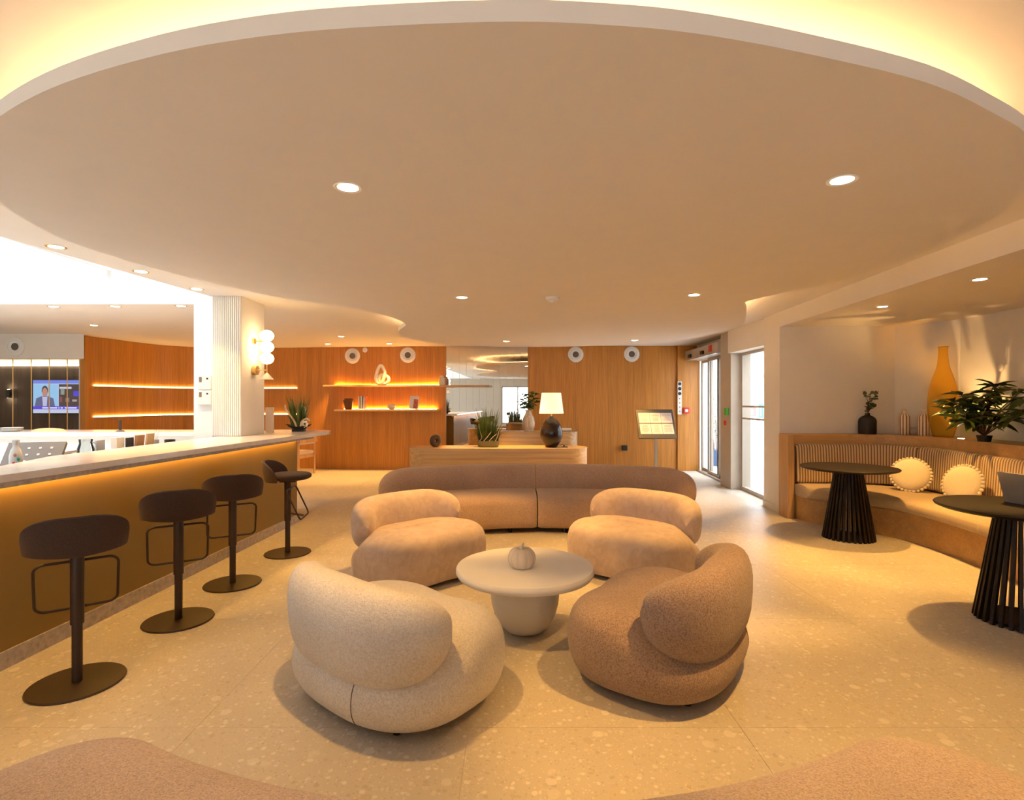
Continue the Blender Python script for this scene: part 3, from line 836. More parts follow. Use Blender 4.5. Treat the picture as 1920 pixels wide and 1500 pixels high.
# cushions
def cushion_sweep(path, n0, n1, z0, z1, e, lean=0.0, Q=28, uvs=0.0):
    secs = []; b = MB(); off = offset(path, 1.0); ln = 0.0; us = []
    K = len(path)
    for i, (x, y) in enumerate(path):
        if i: ln += math.dist(path[i], path[i-1])
        us.append(ln+uvs)
    tot = ln
    for i, (x, y) in enumerate(path):
        nx, ny = off[i][0]-x, off[i][1]-y
        d = min(us[i]-uvs, tot-(us[i]-uvs)); R = 0.03
        s = 1.0 if d > R else 0.80+0.20*math.sqrt(max(0, 1-(1-d/R)**2))
        zc, hz = (z0+z1)/2, (z1-z0)/2*(0.5+0.5*s); nc, hn = (n0+n1)/2, abs(n1-n0)/2*s
        sec = []
        for q in range(Q):
            g_ = 2*PI*q/Q
            f = sgnp(math.cos(g_),e); k = sgnp(math.sin(g_),e)
            o_ = nc+hn*f+lean*(k+1)/2
            sec.append((x+nx*o_, y+ny*o_, zc+hz*k))
        secs.append(sec)
    b.sections(secs)
    for i in range(K):
        for q in range(Q): b.uv[i*Q+q] = (us[i], q/Q)
    return b
def resample(path, n):
    L = [0]
    for i in range(1, len(path)): L.append(L[-1]+math.dist(path[i], path[i-1]))
    out = []; k = 0
    for j in range(n+1):
        s = L[-1]*j/n
        while k < len(L)-2 and L[k+1] < s: k += 1
        t = (s-L[k])/max(1e-9, L[k+1]-L[k])
        out.append((path[k][0]+(path[k+1][0]-path[k][0])*t, path[k][1]+(path[k+1][1]-path[k][1])*t))
    return out
bl_ = resample(back_line, 160)
for a, b_ in ((1,43),(43,70),(70,112),(112,160)):
    seg = bl_[a:b_+1]
    x0, y0 = seg[0]; 
    fine = resample(seg, 44)
    cushion_sweep(fine, -0.10, 0.015, 0.45, 0.945, 0.35, 0.03, 28, a*0.03).build('back_cushion', 'stripe', bq, sharp=60)
# seat: three cushions lofted between front and back
fl = resample(front_line, 120); bk = resample(offset(back_line, -0.06), 120)
for a, b_ in ((0,54),(54,90),(90,120)):
    secs = []; Q = 40
    for i in range(a, b_+1):
        dlt = min(i-a, b_-i); s = min(1.0, 0.90+0.05*dlt)
        fx, fy = fl[i]; bx_, by_ = bk[i]
        sec = []
        for q in range(Q):
            g_ = 2*PI*q/Q
            f = (sgnp(math.cos(g_),0.45)+1)/2; k = sgnp(math.sin(g_),0.55)*s
            fr = 0.0+0.99*f
            sec.append((fx+(bx_-fx)*fr, fy+(by_-fy)*fr, 0.375+0.078*k+0.012*(1-(2*f-1)**2)*(1 if k > 0 else 0)))
        secs.append(sec)
    b = MB(); b.sections(secs); b.build('seat_cushion', 'seatcush', bq, sharp=60)

def pillow(label, loc, rz):
    t = thing('round_pillow', label, 'pillow', loc, rz, 'round pompom pillows')
    tilt = Matrix.Rotation(-0.30,4,'X')
    secs = []; R = 0.185
    b = MB(); N = 40
    prof = []
    for j in range(13):
        ph = -PI/2+PI*j/12; prof.append((R*max(0.0,abs(math.cos(ph)))**0.6 if j not in (0,12) else 0.0, 0.055*math.sin(ph)))
    b.lathe([(R*(r/(R))**1.0 if r else 0, z) for r, z in prof], N)
    cover = b.build('cover', 'pillow', t)
    cover.rotation_euler = (PI/2-0.32,0,0); cover.location = (0,0,0.19)
    pm = MB().sphere((0,0,0),0.019,n=10,m=6).mesh('pompom', 'pillow')
    for k in range(32):
        a = 2*PI*k/32
        v = Matrix.Rotation(PI/2-0.32,4,'X') @ Vector(((R+0.006)*math.cos(a),(R+0.006)*math.sin(a),0))
        link('pompom', pm, t, (v.x, v.y, v.z+0.19))
    return t
pillow('cream round pillow with pompom edge behind the far black table', (4.58,6.25,0.462), math.radians(-42))
pillow('cream round pillow with pompom edge nearer the potted plant', (4.62,5.58,0.462), math.radians(-75))

# ------------------------------------------------------------------ plants
def leaf_mesh(name, L, W, mat, fold=0.25, droop=0.25):
    P = []; F = []; n = 6
    for i in range(n+1):
        t = i/n; w = W*math.sin(PI*min(1, t*0.93+0.05))**0.8*(1-0.25*t)
        z = -droop*L*t*t
        if i == n: w = 0.0005
        P += [(-w/2, L*t, z+fold*w), (0, L*t, z), (w/2, L*t, z+fold*w)]
    for i in range(n):
        for k in range(2): F.append((3*i+k, 3*i+k+1, 3*i+4+k, 3*i+3+k))
    b = MB(); b.add(P, F); return b.mesh(name, mat, 60)
def put_leaf(me, parent, p, direction, roll=0.0, s=1.0):
    d = Vector(direction).normalized()
    q = d.to_track_quat('Y','Z') @ Quaternion((0,1,0), roll)
    o = bpy.data.objects.new('leaf', me); COL.objects.link(o); o.parent = parent
    o.matrix_basis = Matrix.Translation(p) @ q.to_matrix().to_4x4() @ Matrix.Scale(s,4)
    return o
rnd = random.Random(3)
bp = thing('potted_plant', 'bushy broad-leaved plant on the oak ledge by the amber bottle', 'plant', (5.0,5.76,1.07)); bp.scale = (1.08,1.12,1.12)
MB().lathe([(0.0,0),(0.05,0),(0.06,0.05),(0.063,0.06),(0.055,0.06),(0.0,0.05)],24).build('pot', 'blackvase', bp)
lm = leaf_mesh('leaf', 0.19, 0.068, 'leaf')
for k in range(44):
    a = rnd.uniform(0, 2*PI); r = rnd.uniform(0.06, 0.40); h = rnd.uniform(0.16, 0.56)*(1-0.30*(r/0.4)**2)
    ex = (r*math.cos(a)*0.75-0.02, r*math.sin(a)*1.15-0.02, h)
    if ex[0] > 0.27: ex = (0.27, ex[1], ex[2])
    mid = (ex[0]*0.45, ex[1]*0.45, h*0.65)
    MB().tube(spline([(0,0,0.05),mid,ex],5),0.004,6).build('stem', 'stem', bp)
    for q in range(5):
        b_ = 2*PI*q/5+rnd.uniform(-.5,.5); el = rnd.uniform(-0.35,0.55)
        dx, dy = math.cos(b_)*math.cos(el), math.sin(b_)*math.cos(el)
        if ex[0]+0.17*dx > 0.36: dx = -abs(dx)
        put_leaf(lm, bp, ex, (dx, dy, math.sin(el)), rnd.uniform(-.5,.5), rnd.uniform(0.75,1.1))

def eucalyptus(t, base, stems, lmesh, seed, nleaf=9):
    r = random.Random(seed)
    for (ex, mid) in stems:
        pts = spline([base, mid, ex], 6)
        MB().tube(pts, 0.003, 6).build('stem', 'stem', t)
        for q in range(nleaf):
            p = pts[min(len(pts)-1, 3+int((len(pts)-3)*q/nleaf))]
            a = r.uniform(0, 2*PI)
            put_leaf(lmesh, t, p, (math.cos(a), math.sin(a), r.uniform(-.2,.7)), r.uniform(-1,1), r.uniform(.8,1.15))
bv = thing('black_vase', 'matte black bottle vase with eucalyptus sprig on the oak ledge', 'vase', (4.62,7.07,1.07))
MB().lathe([(0,0),(0.098,0),(0.102,0.01),(0.102,0.175),(0.092,0.205),(0.06,0.232),(0.03,0.245),(0.026,0.275),(0.02,0.275),(0.02,0.25)],36).build('body', 'blackvase', bv)
el = leaf_mesh('leaf', 0.065, 0.055, 'leaf2', 0.1, 0.1)
eucalyptus(bv, (0,0,0.26), [((0.13,-0.02,0.56),(0.04,0,0.40)),((-0.08,-0.03,0.53),(0.0,-0.01,0.42)),((0.09,0.0,0.40),(0.04,0,0.33)),((0.03,-0.02,0.54),(0.02,0,0.41))], el, 5, 8)
def striped_bottle(label, loc):
    t = thing('striped_bottle', label, 'bottle', loc, 0, 'striped bottles on the oak ledge')
    MB().lathe([(0,0),(0.06,0),(0.063,0.006),(0.063,0.235),(0.05,0.255),(0.026,0.268)],36).build('body', 'bottle_stripe', t)
    MB().lathe([(0.022,0.268),(0.02,0.31),(0.034,0.325),(0.034,0.332),(0.0,0.332)],24).build('neck', 'pearl', t)
striped_bottle('striped bottle on the oak ledge beside the black vase', (5.0,6.93,1.07))
striped_bottle('striped bottle on the oak ledge beside the amber bottle', (5.12,6.76,1.07))
ab = thing('amber_bottle', 'tall amber glass floor bottle glowing on the oak ledge', 'vase', (5.12,6.46,1.07))
pr = spline([(0.09,0.0),(0.105,0.03),(0.14,0.18),(0.155,0.36),(0.14,0.55),(0.105,0.70),(0.066,0.83),(0.05,0.95),(0.048,1.06),(0.062,1.075)],5)
inn = [(max(0.01,r-0.006), z) for r, z in pr][::-1]
MB().lathe([(0.0,0.001)]+[tuple(p) for p in pr],48).build('body', 'amber', ab)
ul = thing('ledge_uplight', 'small lit uplight at the foot of the amber bottle', 'uplight', (5.06,6.13,1.07))
MB().lathe([(0,0.0),(0.04,0.0),(0.042,0.006),(0.03,0.008)],24).build('trim_ring', 'steel', ul)
MB().lathe([(0,0.009),(0.03,0.009)],20).build('lens', 'e_down', ul)
ld = bpy.data.lights.new('uplight_beam','SPOT'); ld.energy = 32; ld.color = (1,0.58,0.20); ld.spot_size = math.radians(110); ld.spot_blend = 0.6; ld.shadow_soft_size = 0.02
lo = bpy.data.objects.new('uplight_beam', ld); COL.objects.link(lo); lo.parent = ul; lo.location = (0,0,0.02); lo.rotation_euler = (PI,0,0)
wd = tag(MB().lathe([(0,0),(0.04,0),(0.042,0.006),(0.036,0.009),(0,0.009)],24,axis=(-1,0,0)).build('wall_disc', 'paint', loc=(5.385,5.99,1.87)), 'small blank disc on the niche wall above the plant', 'cover plate')

# ------------------------------------------------------------------ reception desks
def stadium(x0, x1, y0, y1, n=14):
    r = (y1-y0)/2; P = []
    for i in range(n+1):
        a = -PI/2+PI*i/n; P.append((x1-r+r*math.cos(a), (y0+y1)/2+r*math.sin(a)))
    for i in range(n+1):
        a = PI/2+PI*i/n; P.append((x0+r+r*math.cos(a), (y0+y1)/2+r*math.sin(a)))
    return P
fd = thing('reception_desk', 'low front reception desk in horizontally veined travertine', 'desk', (0,0,0), 0, 'travertine reception desks')
MB().prism(stadium(-1.66,1.22,8.55,9.15),0,0.735).build('body', 'travertine', fd, sharp=30)
MB().prism(stadium(-1.665,1.225,8.545,9.155),0.735,0.755).build('desk_top', 'travertine', fd, bevel=0.004, sharp=30)
rd = thing('reception_desk', 'taller rear reception desk in travertine before the mirror', 'desk', (0,0,0), 0, 'travertine reception desks')
MB().prism(stadium(-0.42,1.20,9.75,10.25),0,0.925).build('body', 'travertine', rd, sharp=30)
MB().prism(stadium(-0.425,1.205,9.745,10.255),0.925,0.945).build('desk_top', 'travertine', rd, bevel=0.004, sharp=30)
# lamp
tl = thing('table_lamp', 'lit table lamp with dark egg-shaped base on the front desk', 'lamp', (0.635,8.78,0.755))
MB().lathe([(0,0),(0.085,0),(0.095,0.01),(0.15,0.09),(0.18,0.19),(0.178,0.27),(0.145,0.37),(0.085,0.45),(0.035,0.485),(0.03,0.50),(0,0.50)],48).build('base', 'darkbrown', tl)
MB().lathe([(0.01,0.495),(0.01,0.70)],12).build('stem', 'brass', tl)
MB().lathe([(0.197,0.545),(0.155,0.875)],48).build('lamp_shade', 'e_shade', tl)
ld = bpy.data.lights.new('lamp_bulb','POINT'); ld.energy = 9; ld.color = WARM; ld.shadow_soft_size = 0.05
lo = bpy.data.objects.new('lamp_bulb', ld); COL.objects.link(lo); lo.parent = tl; lo.location = (0,0,0.74)
MB().tube(spline([(0.13,0,0.03),(0.17,-0.03,0.045),(0.205,-0.03,0.03)],5),0.004,6).box(0.16,0.26,-0.06,0.0,0,0.012).box(0.19,0.21,-0.04,-0.02,0.012,0.04).build('cord_dimmer', 'blackplastic', tl)
# ring sculpture
b = MB(); Pn = []
for i in range(40):
    a = 2*PI*i/40; Pn.append((0.055*math.cos(a)*0.95, 0, 0.10+0.062*math.sin(a)))
b.tube(Pn,0.042,16,True)
b.v = [(x, y*1.25, max(z,0.0)) for x, y, z in b.v]
tag(b.build('ring_sculpture', 'ringclay', loc=(-1.24,8.80,0.755), rot=(0,0,0.5)), 'glossy brown ring sculpture at the left end of the front desk', 'sculpture')
# planter with grassy plant
gp = thing('grass_planter', 'grey green oval planter of grass and driftwood on the front desk', 'plant', (-0.385,8.82,0.755))
b = MB().lathe([(0,0),(0.15,0),(0.165,0.01),(0.19,0.10),(0.18,0.10),(0.17,0.085),(0,0.085)],40)
b.v = [(x,y*0.62,z) for x,y,z in b.v]; b.build('pot', 'greenpot', gp)
b = MB().sphere((0,0,0.085),0.17,0.10,0.035,20,10); b.build('moss', 'soil', gp)
def blades(n, rad, h0, h1, spread, w, seed, mat, name, parent, c=(0,0,0.09), flat=0.6):
    r = random.Random(seed); b = MB()
    for _ in range(n):
        a = r.uniform(0,2*PI); q = rad*math.sqrt(r.random()); h = r.uniform(h0,h1)
        x, y = c[0]+q*math.cos(a), c[1]+q*math.sin(a)*flat
        dx, dy = spread*math.cos(a)*r.uniform(.2,1.0)+r.uniform(-.03,.03), spread*math.sin(a)*r.uniform(.2,1.0)*flat
        ta = r.uniform(0,PI); wx, wy = w*math.cos(ta), w*math.sin(ta)
        p0, p1, p2 = (x,y,c[2]), (x+dx*.4,y+dy*.4,c[2]+h*.6), (x+dx,y+dy,c[2]+h)
        b.add([(p0[0]-wx,p0[1]-wy,p0[2]),(p0[0]+wx,p0[1]+wy,p0[2]),(p1[0]+wx,p1[1]+wy,p1[2]),(p1[0]-wx,p1[1]-wy,p1[2]),(p2[0],p2[1],p2[2])],
              [(0,1,2,3),(3,2,4)])
    o = b.build(name, mat, parent); o['kind'] = 'stuff'; return o
blades(260, 0.13, 0.15, 0.58, 0.15, 0.005, 11, 'leaf', 'grass_blades', gp, (-0.02,0,0.09))
blades(90, 0.08, 0.15, 0.33, 0.14, 0.006, 12, 'leaf2', 'grass_blades', gp, (0.08,0,0.09))
for P in ([(-0.14,-0.05,0.10),(-0.10,-0.08,0.16),(-0.13,-0.06,0.26),(-0.15,-0.05,0.38)],[(0.02,-0.08,0.10),(0.08,-0.09,0.17),(0.15,-0.07,0.22)],[(-0.07,-0.09,0.10),(-0.01,-0.1,0.17),(0.05,-0.09,0.25)],[(0.12,-0.06,0.10),(0.16,-0.06,0.2),(0.17,-0.05,0.26)]):
    MB().tube(spline(P,5),0.008,7,taper=0.5).build('driftwood', 'driftwood', gp)
MB().sphere((-0.19,-0.02,0.40),0.045,0.04,0.045,14,8).tube([(-0.19,-0.02,0.38),(-0.16,-0.02,0.2),(-0.14,-0.02,0.09)],0.008,6).build('dried_pod', 'stem', gp)
# vase with foliage on rear desk
rv = thing('streaked_vase', 'pale streaked vase with leafy branches on the rear desk', 'vase', (0.30,9.92,0.945))
MB().lathe([(0,0),(0.075,0),(0.085,0.01),(0.113,0.09),(0.118,0.16),(0.10,0.25),(0.06,0.32),(0.05,0.36),(0.068,0.39),(0.058,0.39),(0.045,0.35)],40).build('body', 'vase_wood', rv)
lv = leaf_mesh('leaf', 0.13, 0.05, 'leaf', 0.2, 0.2)
eucalyptus(rv, (0,0,0.36), [((0.13,0,0.70),(0.05,0,0.52)),((-0.12,-0.02,0.68),(-0.05,0,0.5)),((0.02,-0.03,0.66),(0,0,0.5)),((-0.17,0,0.55),(-0.07,0,0.46)),((0.16,-0.02,0.56),(0.07,0,0.47))], lv, 8, 16)
tag(MB().box(-0.10,0.10,-0.05,0.05,0,0.06).build('paper_box', 'whitepl', loc=(0.62,9.9,0.945), bevel=0.01), 'small white box on the rear desk behind the lamp', 'box')
tag(MB().lathe([(0,0),(0.03,0),(0.032,0.02),(0.03,0.20),(0,0.205)],16,axis=(1,0,0)).build('paper_roll', 'whitepl', loc=(0.88,9.9,0.978)), 'white roll lying on the rear desk right of the lamp', 'roll')
op = tag(MB().obox((0,0,0.012),(0.26,0.18,0.02),0.3).build('paper_stack', 'paper', loc=(-0.22,9.9,0.945)), 'stack of white paper at the left of the rear desk', 'paper')

# menu stand
ms = thing('menu_stand', 'black lectern menu stand with six sheets before the oak wall', 'menu stand', (2.38,9.0,0))
MB().lathe([(0,0),(0.19,0),(0.19,0.012),(0.03,0.018),(0,0.018)],36).build('base', 'blackplastic', ms)
MB().box(-0.022,0.022,-0.015,0.015,0.015,0.95).build('post', 'steel', ms)
hd = MB().obox((0,0,0),(0.62,0.03,0.54)).build('display_frame', 'frame', ms, loc=(0.0,0.0,1.12), rot=(-0.52,0.0,0.0), bevel=0.006)
for r_ in range(2):
    for c_ in range(3):
        cx, cz = -0.185+0.185*c_, 0.105-0.205*r_
        sh = MB().box(cx-0.09,cx+0.09,-0.0185,-0.0165,cz-0.095,cz+0.095).build('menu_sheet', 'paper', hd)
        ln = MB(); rr_ = random.Random(r_*3+c_)
        for q in range(6):
            wz = rr_.uniform(0.03,0.07); zz = cz+0.06-0.022*q
            ln.box(cx-wz,cx+wz,-0.0192,-0.0184,zz-0.003,zz+0.003)
        ln.build('printed_lines', 'ink' if (r_+c_) % 2 else 'rose_ink', hd)
so = tag(MB().box(2.36,2.47,11.62,11.72,0.44,0.55).build('wall_socket_plug', 'blackplastic', bevel=0.01), 'black plug in a socket on the oak wall behind the menu stand', 'plug')
# switch column and fire alarm
sw = thing('switch_plate', 'tall white switch strip with three black buttons beside the entrance', 'switch', (3.60,11.69,0))
MB().box(-0.045,0.045,-0.012,0.008,1.21,1.92).build('plate', 'whitepl', sw, bevel=0.004)
for k in range(3): MB().lathe([(0,0),(0.034,0),(0.036,0.006),(0.03,0.012),(0,0.012)],20,(0,-0.012,1.87-0.105*k),(0,-1,0)).build('button', 'blackplastic', sw)
for k in range(4): MB().lathe([(0,0),(0.012,0),(0.012,0.006),(0,0.006)],12,(0,-0.012,1.55-0.09*k),(0,-1,0)).build('key_switch', 'ink', sw)
fa = thing('fire_alarm', 'red fire alarm call point beside the switch strip', 'fire alarm', (3.74,11.69,1.23))
MB().box(-0.065,0.065,-0.04,0.01,0,0.13).build('case', 'red', fa, bevel=0.01)
MB().box(-0.03,0.03,-0.044,-0.04,0.035,0.095).build('window', 'whitepl', fa)

# round air nozzles
def nozzle(label, loc, axis=(0,-1,0)):
    t = thing('air_nozzle', label, 'air vent', loc, 0, 'round white air nozzles near the ceiling')
    MB().lathe([(0.06,0.012),(0.085,0.02),(0.10,0.028),(0.108,0.022),(0.112,0.03),(0.165,0.018),(0.17,0.0)],40,axis=axis).build('ring', 'whitepl', t)
    MB().lathe([(0,0.010),(0.06,0.010),(0.066,0.014)],32,axis=axis).build('throat', 'frame', t)
nozzle('air nozzle on the oak wall at the left end above the brown vase', (-3.50,11.945,2.49))
nozzle('air nozzle on the oak wall above the shelf sculpture', (-2.27,11.855,2.50))
nozzle('air nozzle on the oak wall behind the table lamp', (1.37,11.71,2.50))
nozzle('air nozzle on the oak wall above the menu stand', (2.58,11.73,2.51))
nozzle('air nozzle on the pale bulkhead above the servery', (-8.78,9.62,2.46))
tag(MB().lathe([(0,0.02),(0.05,0.02),(0.058,0.0)],20,axis=(0,-1,0)).build('heat_sensor', 'whitepl', loc=(-3.22,11.925,2.62)), 'small white sensor disc on the oak wall between two air nozzles', 'sensor')

# shelves on the oak wall
def shelf(label, x0, x1, yf, yb, z, led=True):
    t = thing('wall_shelf', label, 'shelf', (0,0,z), 0, 'oak shelves with hidden led')
    MB().prism([(x0,yf),(x1,yf),(x1,yb[1]),(x0,yb[0])],-0.035,0.0).build('board', 'oak', t, bevel=0.003)
    MB().prism([(x0+0.1,yb[0]-0.045),(min(x1,-1.5)-0.06,yb[1]-0.045 if x1 < -1.4 else 11.79),(min(x1,-1.5)-0.06,yb[1]-0.03 if x1 < -1.4 else 11.805),(x0+0.1,yb[0]-0.03)],0.0,0.012).build('led_strip', 'e_shelf', t)
shelf('long upper oak shelf running past the mirror', -4.0, -0.48, 11.50, (12.00,11.76), 1.84)
shelf('shorter lower oak shelf with books', -3.78, -1.58, 11.55, (11.97,11.83), 1.32)
# shelf objects
def knot(label, loc):
    b = MB()
    loop1 = [(-0.10,0,0.05),(-0.13,0,0.16),(-0.10,0,0.30),(-0.06,0.01,0.40),(-0.02,0.01,0.42),(0.03,0,0.36),(0.06,0,0.26),(0.04,-0.02,0.14),(0.0,-0.02,0.05),(-0.05,0,0.035)]
    b.tube(spline([(x,y,z) for x,y,z in loop1],5,True),0.035,12,True)
    loop2 = [(-0.02,0.02,0.045),(-0.075,0.025,0.12),(-0.05,0.03,0.21),(0.03,0.03,0.225),(0.12,0.02,0.18),(0.145,0.0,0.11),(0.10,-0.01,0.045),(0.04,0.0,0.035)]
    b.tube(spline(loop2,5,True),0.034,12,True)
    o = b.build('knot_sculpture', 'ivory', loc=loc, sharp=80)
    return tag(o, label, 'sculpture')
knot('ivory looping knot sculpture on the upper oak shelf', (-2.79,11.68,1.84))
bvse = tag(MB().lathe([(0,0),(0.07,0),(0.075,0.01),(0.105,0.15),(0.115,0.17),(0.115,0.20),(0.10,0.205),(0.088,0.235),(0.08,0.235),(0.09,0.2),(0,0.18)],32).build('brown_vase', 'brownpot', loc=(-3.52,11.72,1.32)), 'brown ceramic vase at the left end of the lower shelf', 'vase')
gb = 'books on the lower shelf'
for k, (x, w, lean, mt, lb) in enumerate([(-3.265,0.03,0.0,'paper','white upright book on the lower shelf, leftmost of the three'),(-3.215,0.03,0.02,'whitepl','white upright book on the lower shelf, middle of the three'),(-3.155,0.045,0.05,'bookcover','photo covered upright book on the lower shelf, rightmost of the three')]):
    t = thing('book', lb, 'book', (x,11.68,1.32), 0, gb)
    MB().obox((0,0,0.146),(w,0.17,0.28),0,0,lean).build('cover', mt, t)
    MB().obox((0,-0.001,0.146),(w*0.7,0.175,0.27),0,0,lean).build('pages', 'paper', t)
t = thing('book', 'book standing face out at the right end of the lower shelf', 'book', (-2.10,11.68,1.32), 0.25, gb)
MB().obox((0,0,0.145),(0.19,0.02,0.28),0,-0.15,0.12).build('cover', 'paper', t)
MB().obox((0.03,-0.013,0.12),(0.09,0.004,0.20),0,-0.15,0.12).build('cover_picture', 'bookcover', t)
b = MB().lathe([(0.02,0.0),(0.05,0.0),(0.085,0.035),(0.092,0.07),(0.075,0.105),(0.04,0.12),(0,0.118)],40,fn=lambda a,z: 0.93+0.07*abs(math.cos(5*a)))
tag(b.build('shell_pot', 'cream', loc=(-2.59,11.70,1.32)), 'small ribbed cream pot on the lower shelf', 'ornament')
# little lantern at the mirror edge on upper shelf
t = thing('glass_lantern', 'small pale jar on the upper shelf at the mirror edge', 'jar', (-1.50,11.66,1.84))
MB().lathe([(0,0),(0.06,0),(0.068,0.02),(0.068,0.14),(0.05,0.165),(0.035,0.17)],28).build('body', 'cream', t)
MB().lathe([(0.03,0.17),(0.05,0.175),(0.045,0.20),(0,0.205)],24).build('lid', 'cream', t)

# led grooves on the curved wall
def groove(z, i0, i1):
    seg = offset(wall_path[i0:i1+1], -0.012); lip = offset(wall_path[i0:i1+1], -0.030)
    lp_ = MB().prism(offset(wall_path[i0:i1+1], -0.001)+lip[::-1], z-0.022, z-0.012).build('groove_lip', 'oak', wall_back)
    MB().prism(offset(wall_path[i0:i1+1], -0.004)+offset(wall_path[i0:i1+1], -0.024)[::-1], z-0.012, z+0.012).build('led_strip', 'e_groove', wall_back)
groove(1.79, 3, 52); groove(1.21, 3, 52)

# sconce on pillar side
sc = thing('wall_sconce', 'brass wall sconce with three opal globes and a small cone on the pillar', 'wall lamp', (-3.07,6.46,0))
gx_ = 0.16
MB().lathe([(0,0),(0.035,0),(0.035,0.02),(0,0.02)],20,(0,0,2.21),(1,0,0)).build('upper_rose', 'brass', sc)
MB().lathe([(0,0),(0.055,0),(0.055,0.05),(0,0.05)],24,(0,0,1.865),(1,0,0)).build('lower_rose', 'brass', sc)
MB().cyl((0.02,0,2.21),(gx_,0,2.21),0.006).build('upper_arm', 'brass', sc)
MB().cyl((0.04,0,1.865),(gx_,0,1.865),0.006).build('lower_arm', 'brass', sc)
MB().cyl((gx_,0,1.82),(gx_,0,2.34),0.006).build('rod', 'brass', sc)
for z in (2.275,2.14,2.005): MB().sphere((gx_,0,z),0.078,0.078,0.068,28,16).build('globe', 'e_globe', sc)
MB().lathe([(0.008,1.835),(0.078,1.755),(0.074,1.755),(0.0,1.825)],28,(gx_,0,0)).build('cone_shade', 'cream', sc)
# phones / thermostats on the white post
ph = thing('wall_phone', 'white upper intercom handset on the white post', 'intercom', (-3.60,6.355,1.63), 0, 'intercoms on the white post')
MB().box(-0.055,0.10,-0.035,0,0,0.17).build('case', 'whitepl', ph, bevel=0.008)
MB().box(0.05,0.07,-0.038,-0.034,0.12,0.14).build('button', 'blackplastic', ph)
MB().box(-0.035,-0.005,-0.038,-0.034,0.09,0.15).build('display', 'ink', ph)
dup(ph, (-3.60,6.355,1.455), 0, 'white lower intercom handset on the white post')
tag(MB().box(-3.13,-3.03,6.90,6.93,1.10,1.42).build('card_holder', 'chaircush', bevel=0.004), 'tall narrow card standing on the bar behind the pillar', 'card')

# flower bowl on bar end
fb_ = thing('flower_bowl', 'dark boat-shaped bowl of grass and driftwood at the bar end', 'plant', (-2.80,7.15,1.10))
b = MB().lathe([(0,0.03),(0.05,0.03),(0.11,0.045),(0.135,0.065),(0.125,0.068),(0.05,0.05),(0,0.05)],36)
b.v = [(x*1.25, y*0.75, z+0.035*(abs(x)/0.135)**2) for x,y,z in b.v]; b.build('bowl', 'blackvase', fb_)
MB().box(-0.075,0.075,-0.05,0.05,0,0.032).build('stand', 'blackplastic', fb_)
blades(220, 0.09, 0.12, 0.46, 0.10, 0.0045, 21, 'leaf', 'grass_blades', fb_, (-0.01,0,0.05))
MB().sphere((0,0,0.05),0.10,0.07,0.03,16,8).build('moss', 'soil', fb_)
for P in ([(-0.01,-0.05,0.06),(-0.05,-0.06,0.16),(-0.14,-0.07,0.28),(-0.15,-0.07,0.35)],[(0.04,-0.05,0.06),(0.06,-0.06,0.13),(0.12,-0.05,0.17),(0.16,-0.05,0.14)],[(0.09,0,0.18),(0.09,0,0.28),(0.06,0,0.33),(0.02,0,0.33)]):
    MB().tube(spline(P,5),0.014,8,taper=0.7).build('driftwood', 'driftwood', fb_)
b = MB()
for k in range(6): b.sphere((0.10+0.03*math.cos(k*1.1),-0.06,0.10+0.03*math.sin(k*1.1)),0.018,0.012,0.018,10,6)
b.build('blossom', 'ivory', fb_)

# wooden chair beyond the bar end
wc = thing('wooden_chair', 'pale wood armchair with blush cushions beyond the bar end', 'chair', (-4.40,11.1,0), math.radians(75))
for sx in (-0.26,0.26):
    for sy in (-0.24,0.24): MB().lathe([(0.02,0),(0.026,0.66)],14,(sx,sy,0)).build('leg', 'chairwood', wc)
    MB().bar((sx,-0.28,0.67),(sx,0.28,0.67),0.05,0.03).build('armrest', 'chairwood', wc, bevel=0.008)
MB().box(-0.25,0.25,-0.24,0.24,0.35,0.41).build('seat_frame', 'chairwood', wc)
MB().box(-0.24,0.24,-0.25,0.27,0.41,0.49).build('seat_cushion', 'chaircush', wc, bevel=0.03, seg=3)
MB().obox((0,-0.24,0.72),(0.56,0.07,0.20),0,0.08).build('back_cushion', 'chaircush', wc, bevel=0.03, seg=3)
MB().obox((0,-0.285,0.70),(0.60,0.025,0.08)).build('back_rail', 'chairwood', wc)

# ------------------------------------------------------------------ behind the bar
tv = thing('television', 'wall television showing a news programme behind brass rods', 'television', (-8.545,10.33,1.50)); tv.scale = (0.71,1,1)
MB().box(-0.79,0.79,0.0,0.06,-0.25,0.41).build('case', 'blackplastic', tv, bevel=0.004)
def scr(x0,x1,z0,z1,col,s,d,name='screen_picture'):
    m_ = emit('screen_glow', col, s*0.4, (0.01,0.01,0.01))
    return MB().box(x0,x1,-0.002-d,-0.0005-d,z0,z1).build(name, m_, tv)
scr(-0.77,0.77,-0.23,0.395,(0.62,0.72,1.0),1.0,0)
scr(-0.76,-0.10,-0.10,0.32,(0.38,0.68,1.0),1.0,0.002)
scr(-0.08,0.77,-0.10,0.32,(0.10,0.07,0.06),1.0,0.002)
scr(-0.77,0.77,0.33,0.395,(0.25,0.33,1.0),0.9,0.002)
scr(-0.77,0.77,-0.155,-0.10,(0.16,0.10,0.95),0.9,0.002)
scr(-0.77,0.77,-0.23,-0.16,(0.75,0.80,1.0),0.9,0.002)
b = MB(); 
for x0, x1 in ((-0.52,-0.36),(-0.33,-0.12),(-0.09,-0.06),(-0.03,0.03),(0.08,0.40),(0.48,0.75)): b.box(x0,x1,-0.0065,-0.0055,-0.143,-0.115)
b.build('screen_caption', emit('screen_glow', (0.85,0.85,1.0), 0.40, (0.01,0.01,0.01)), tv)
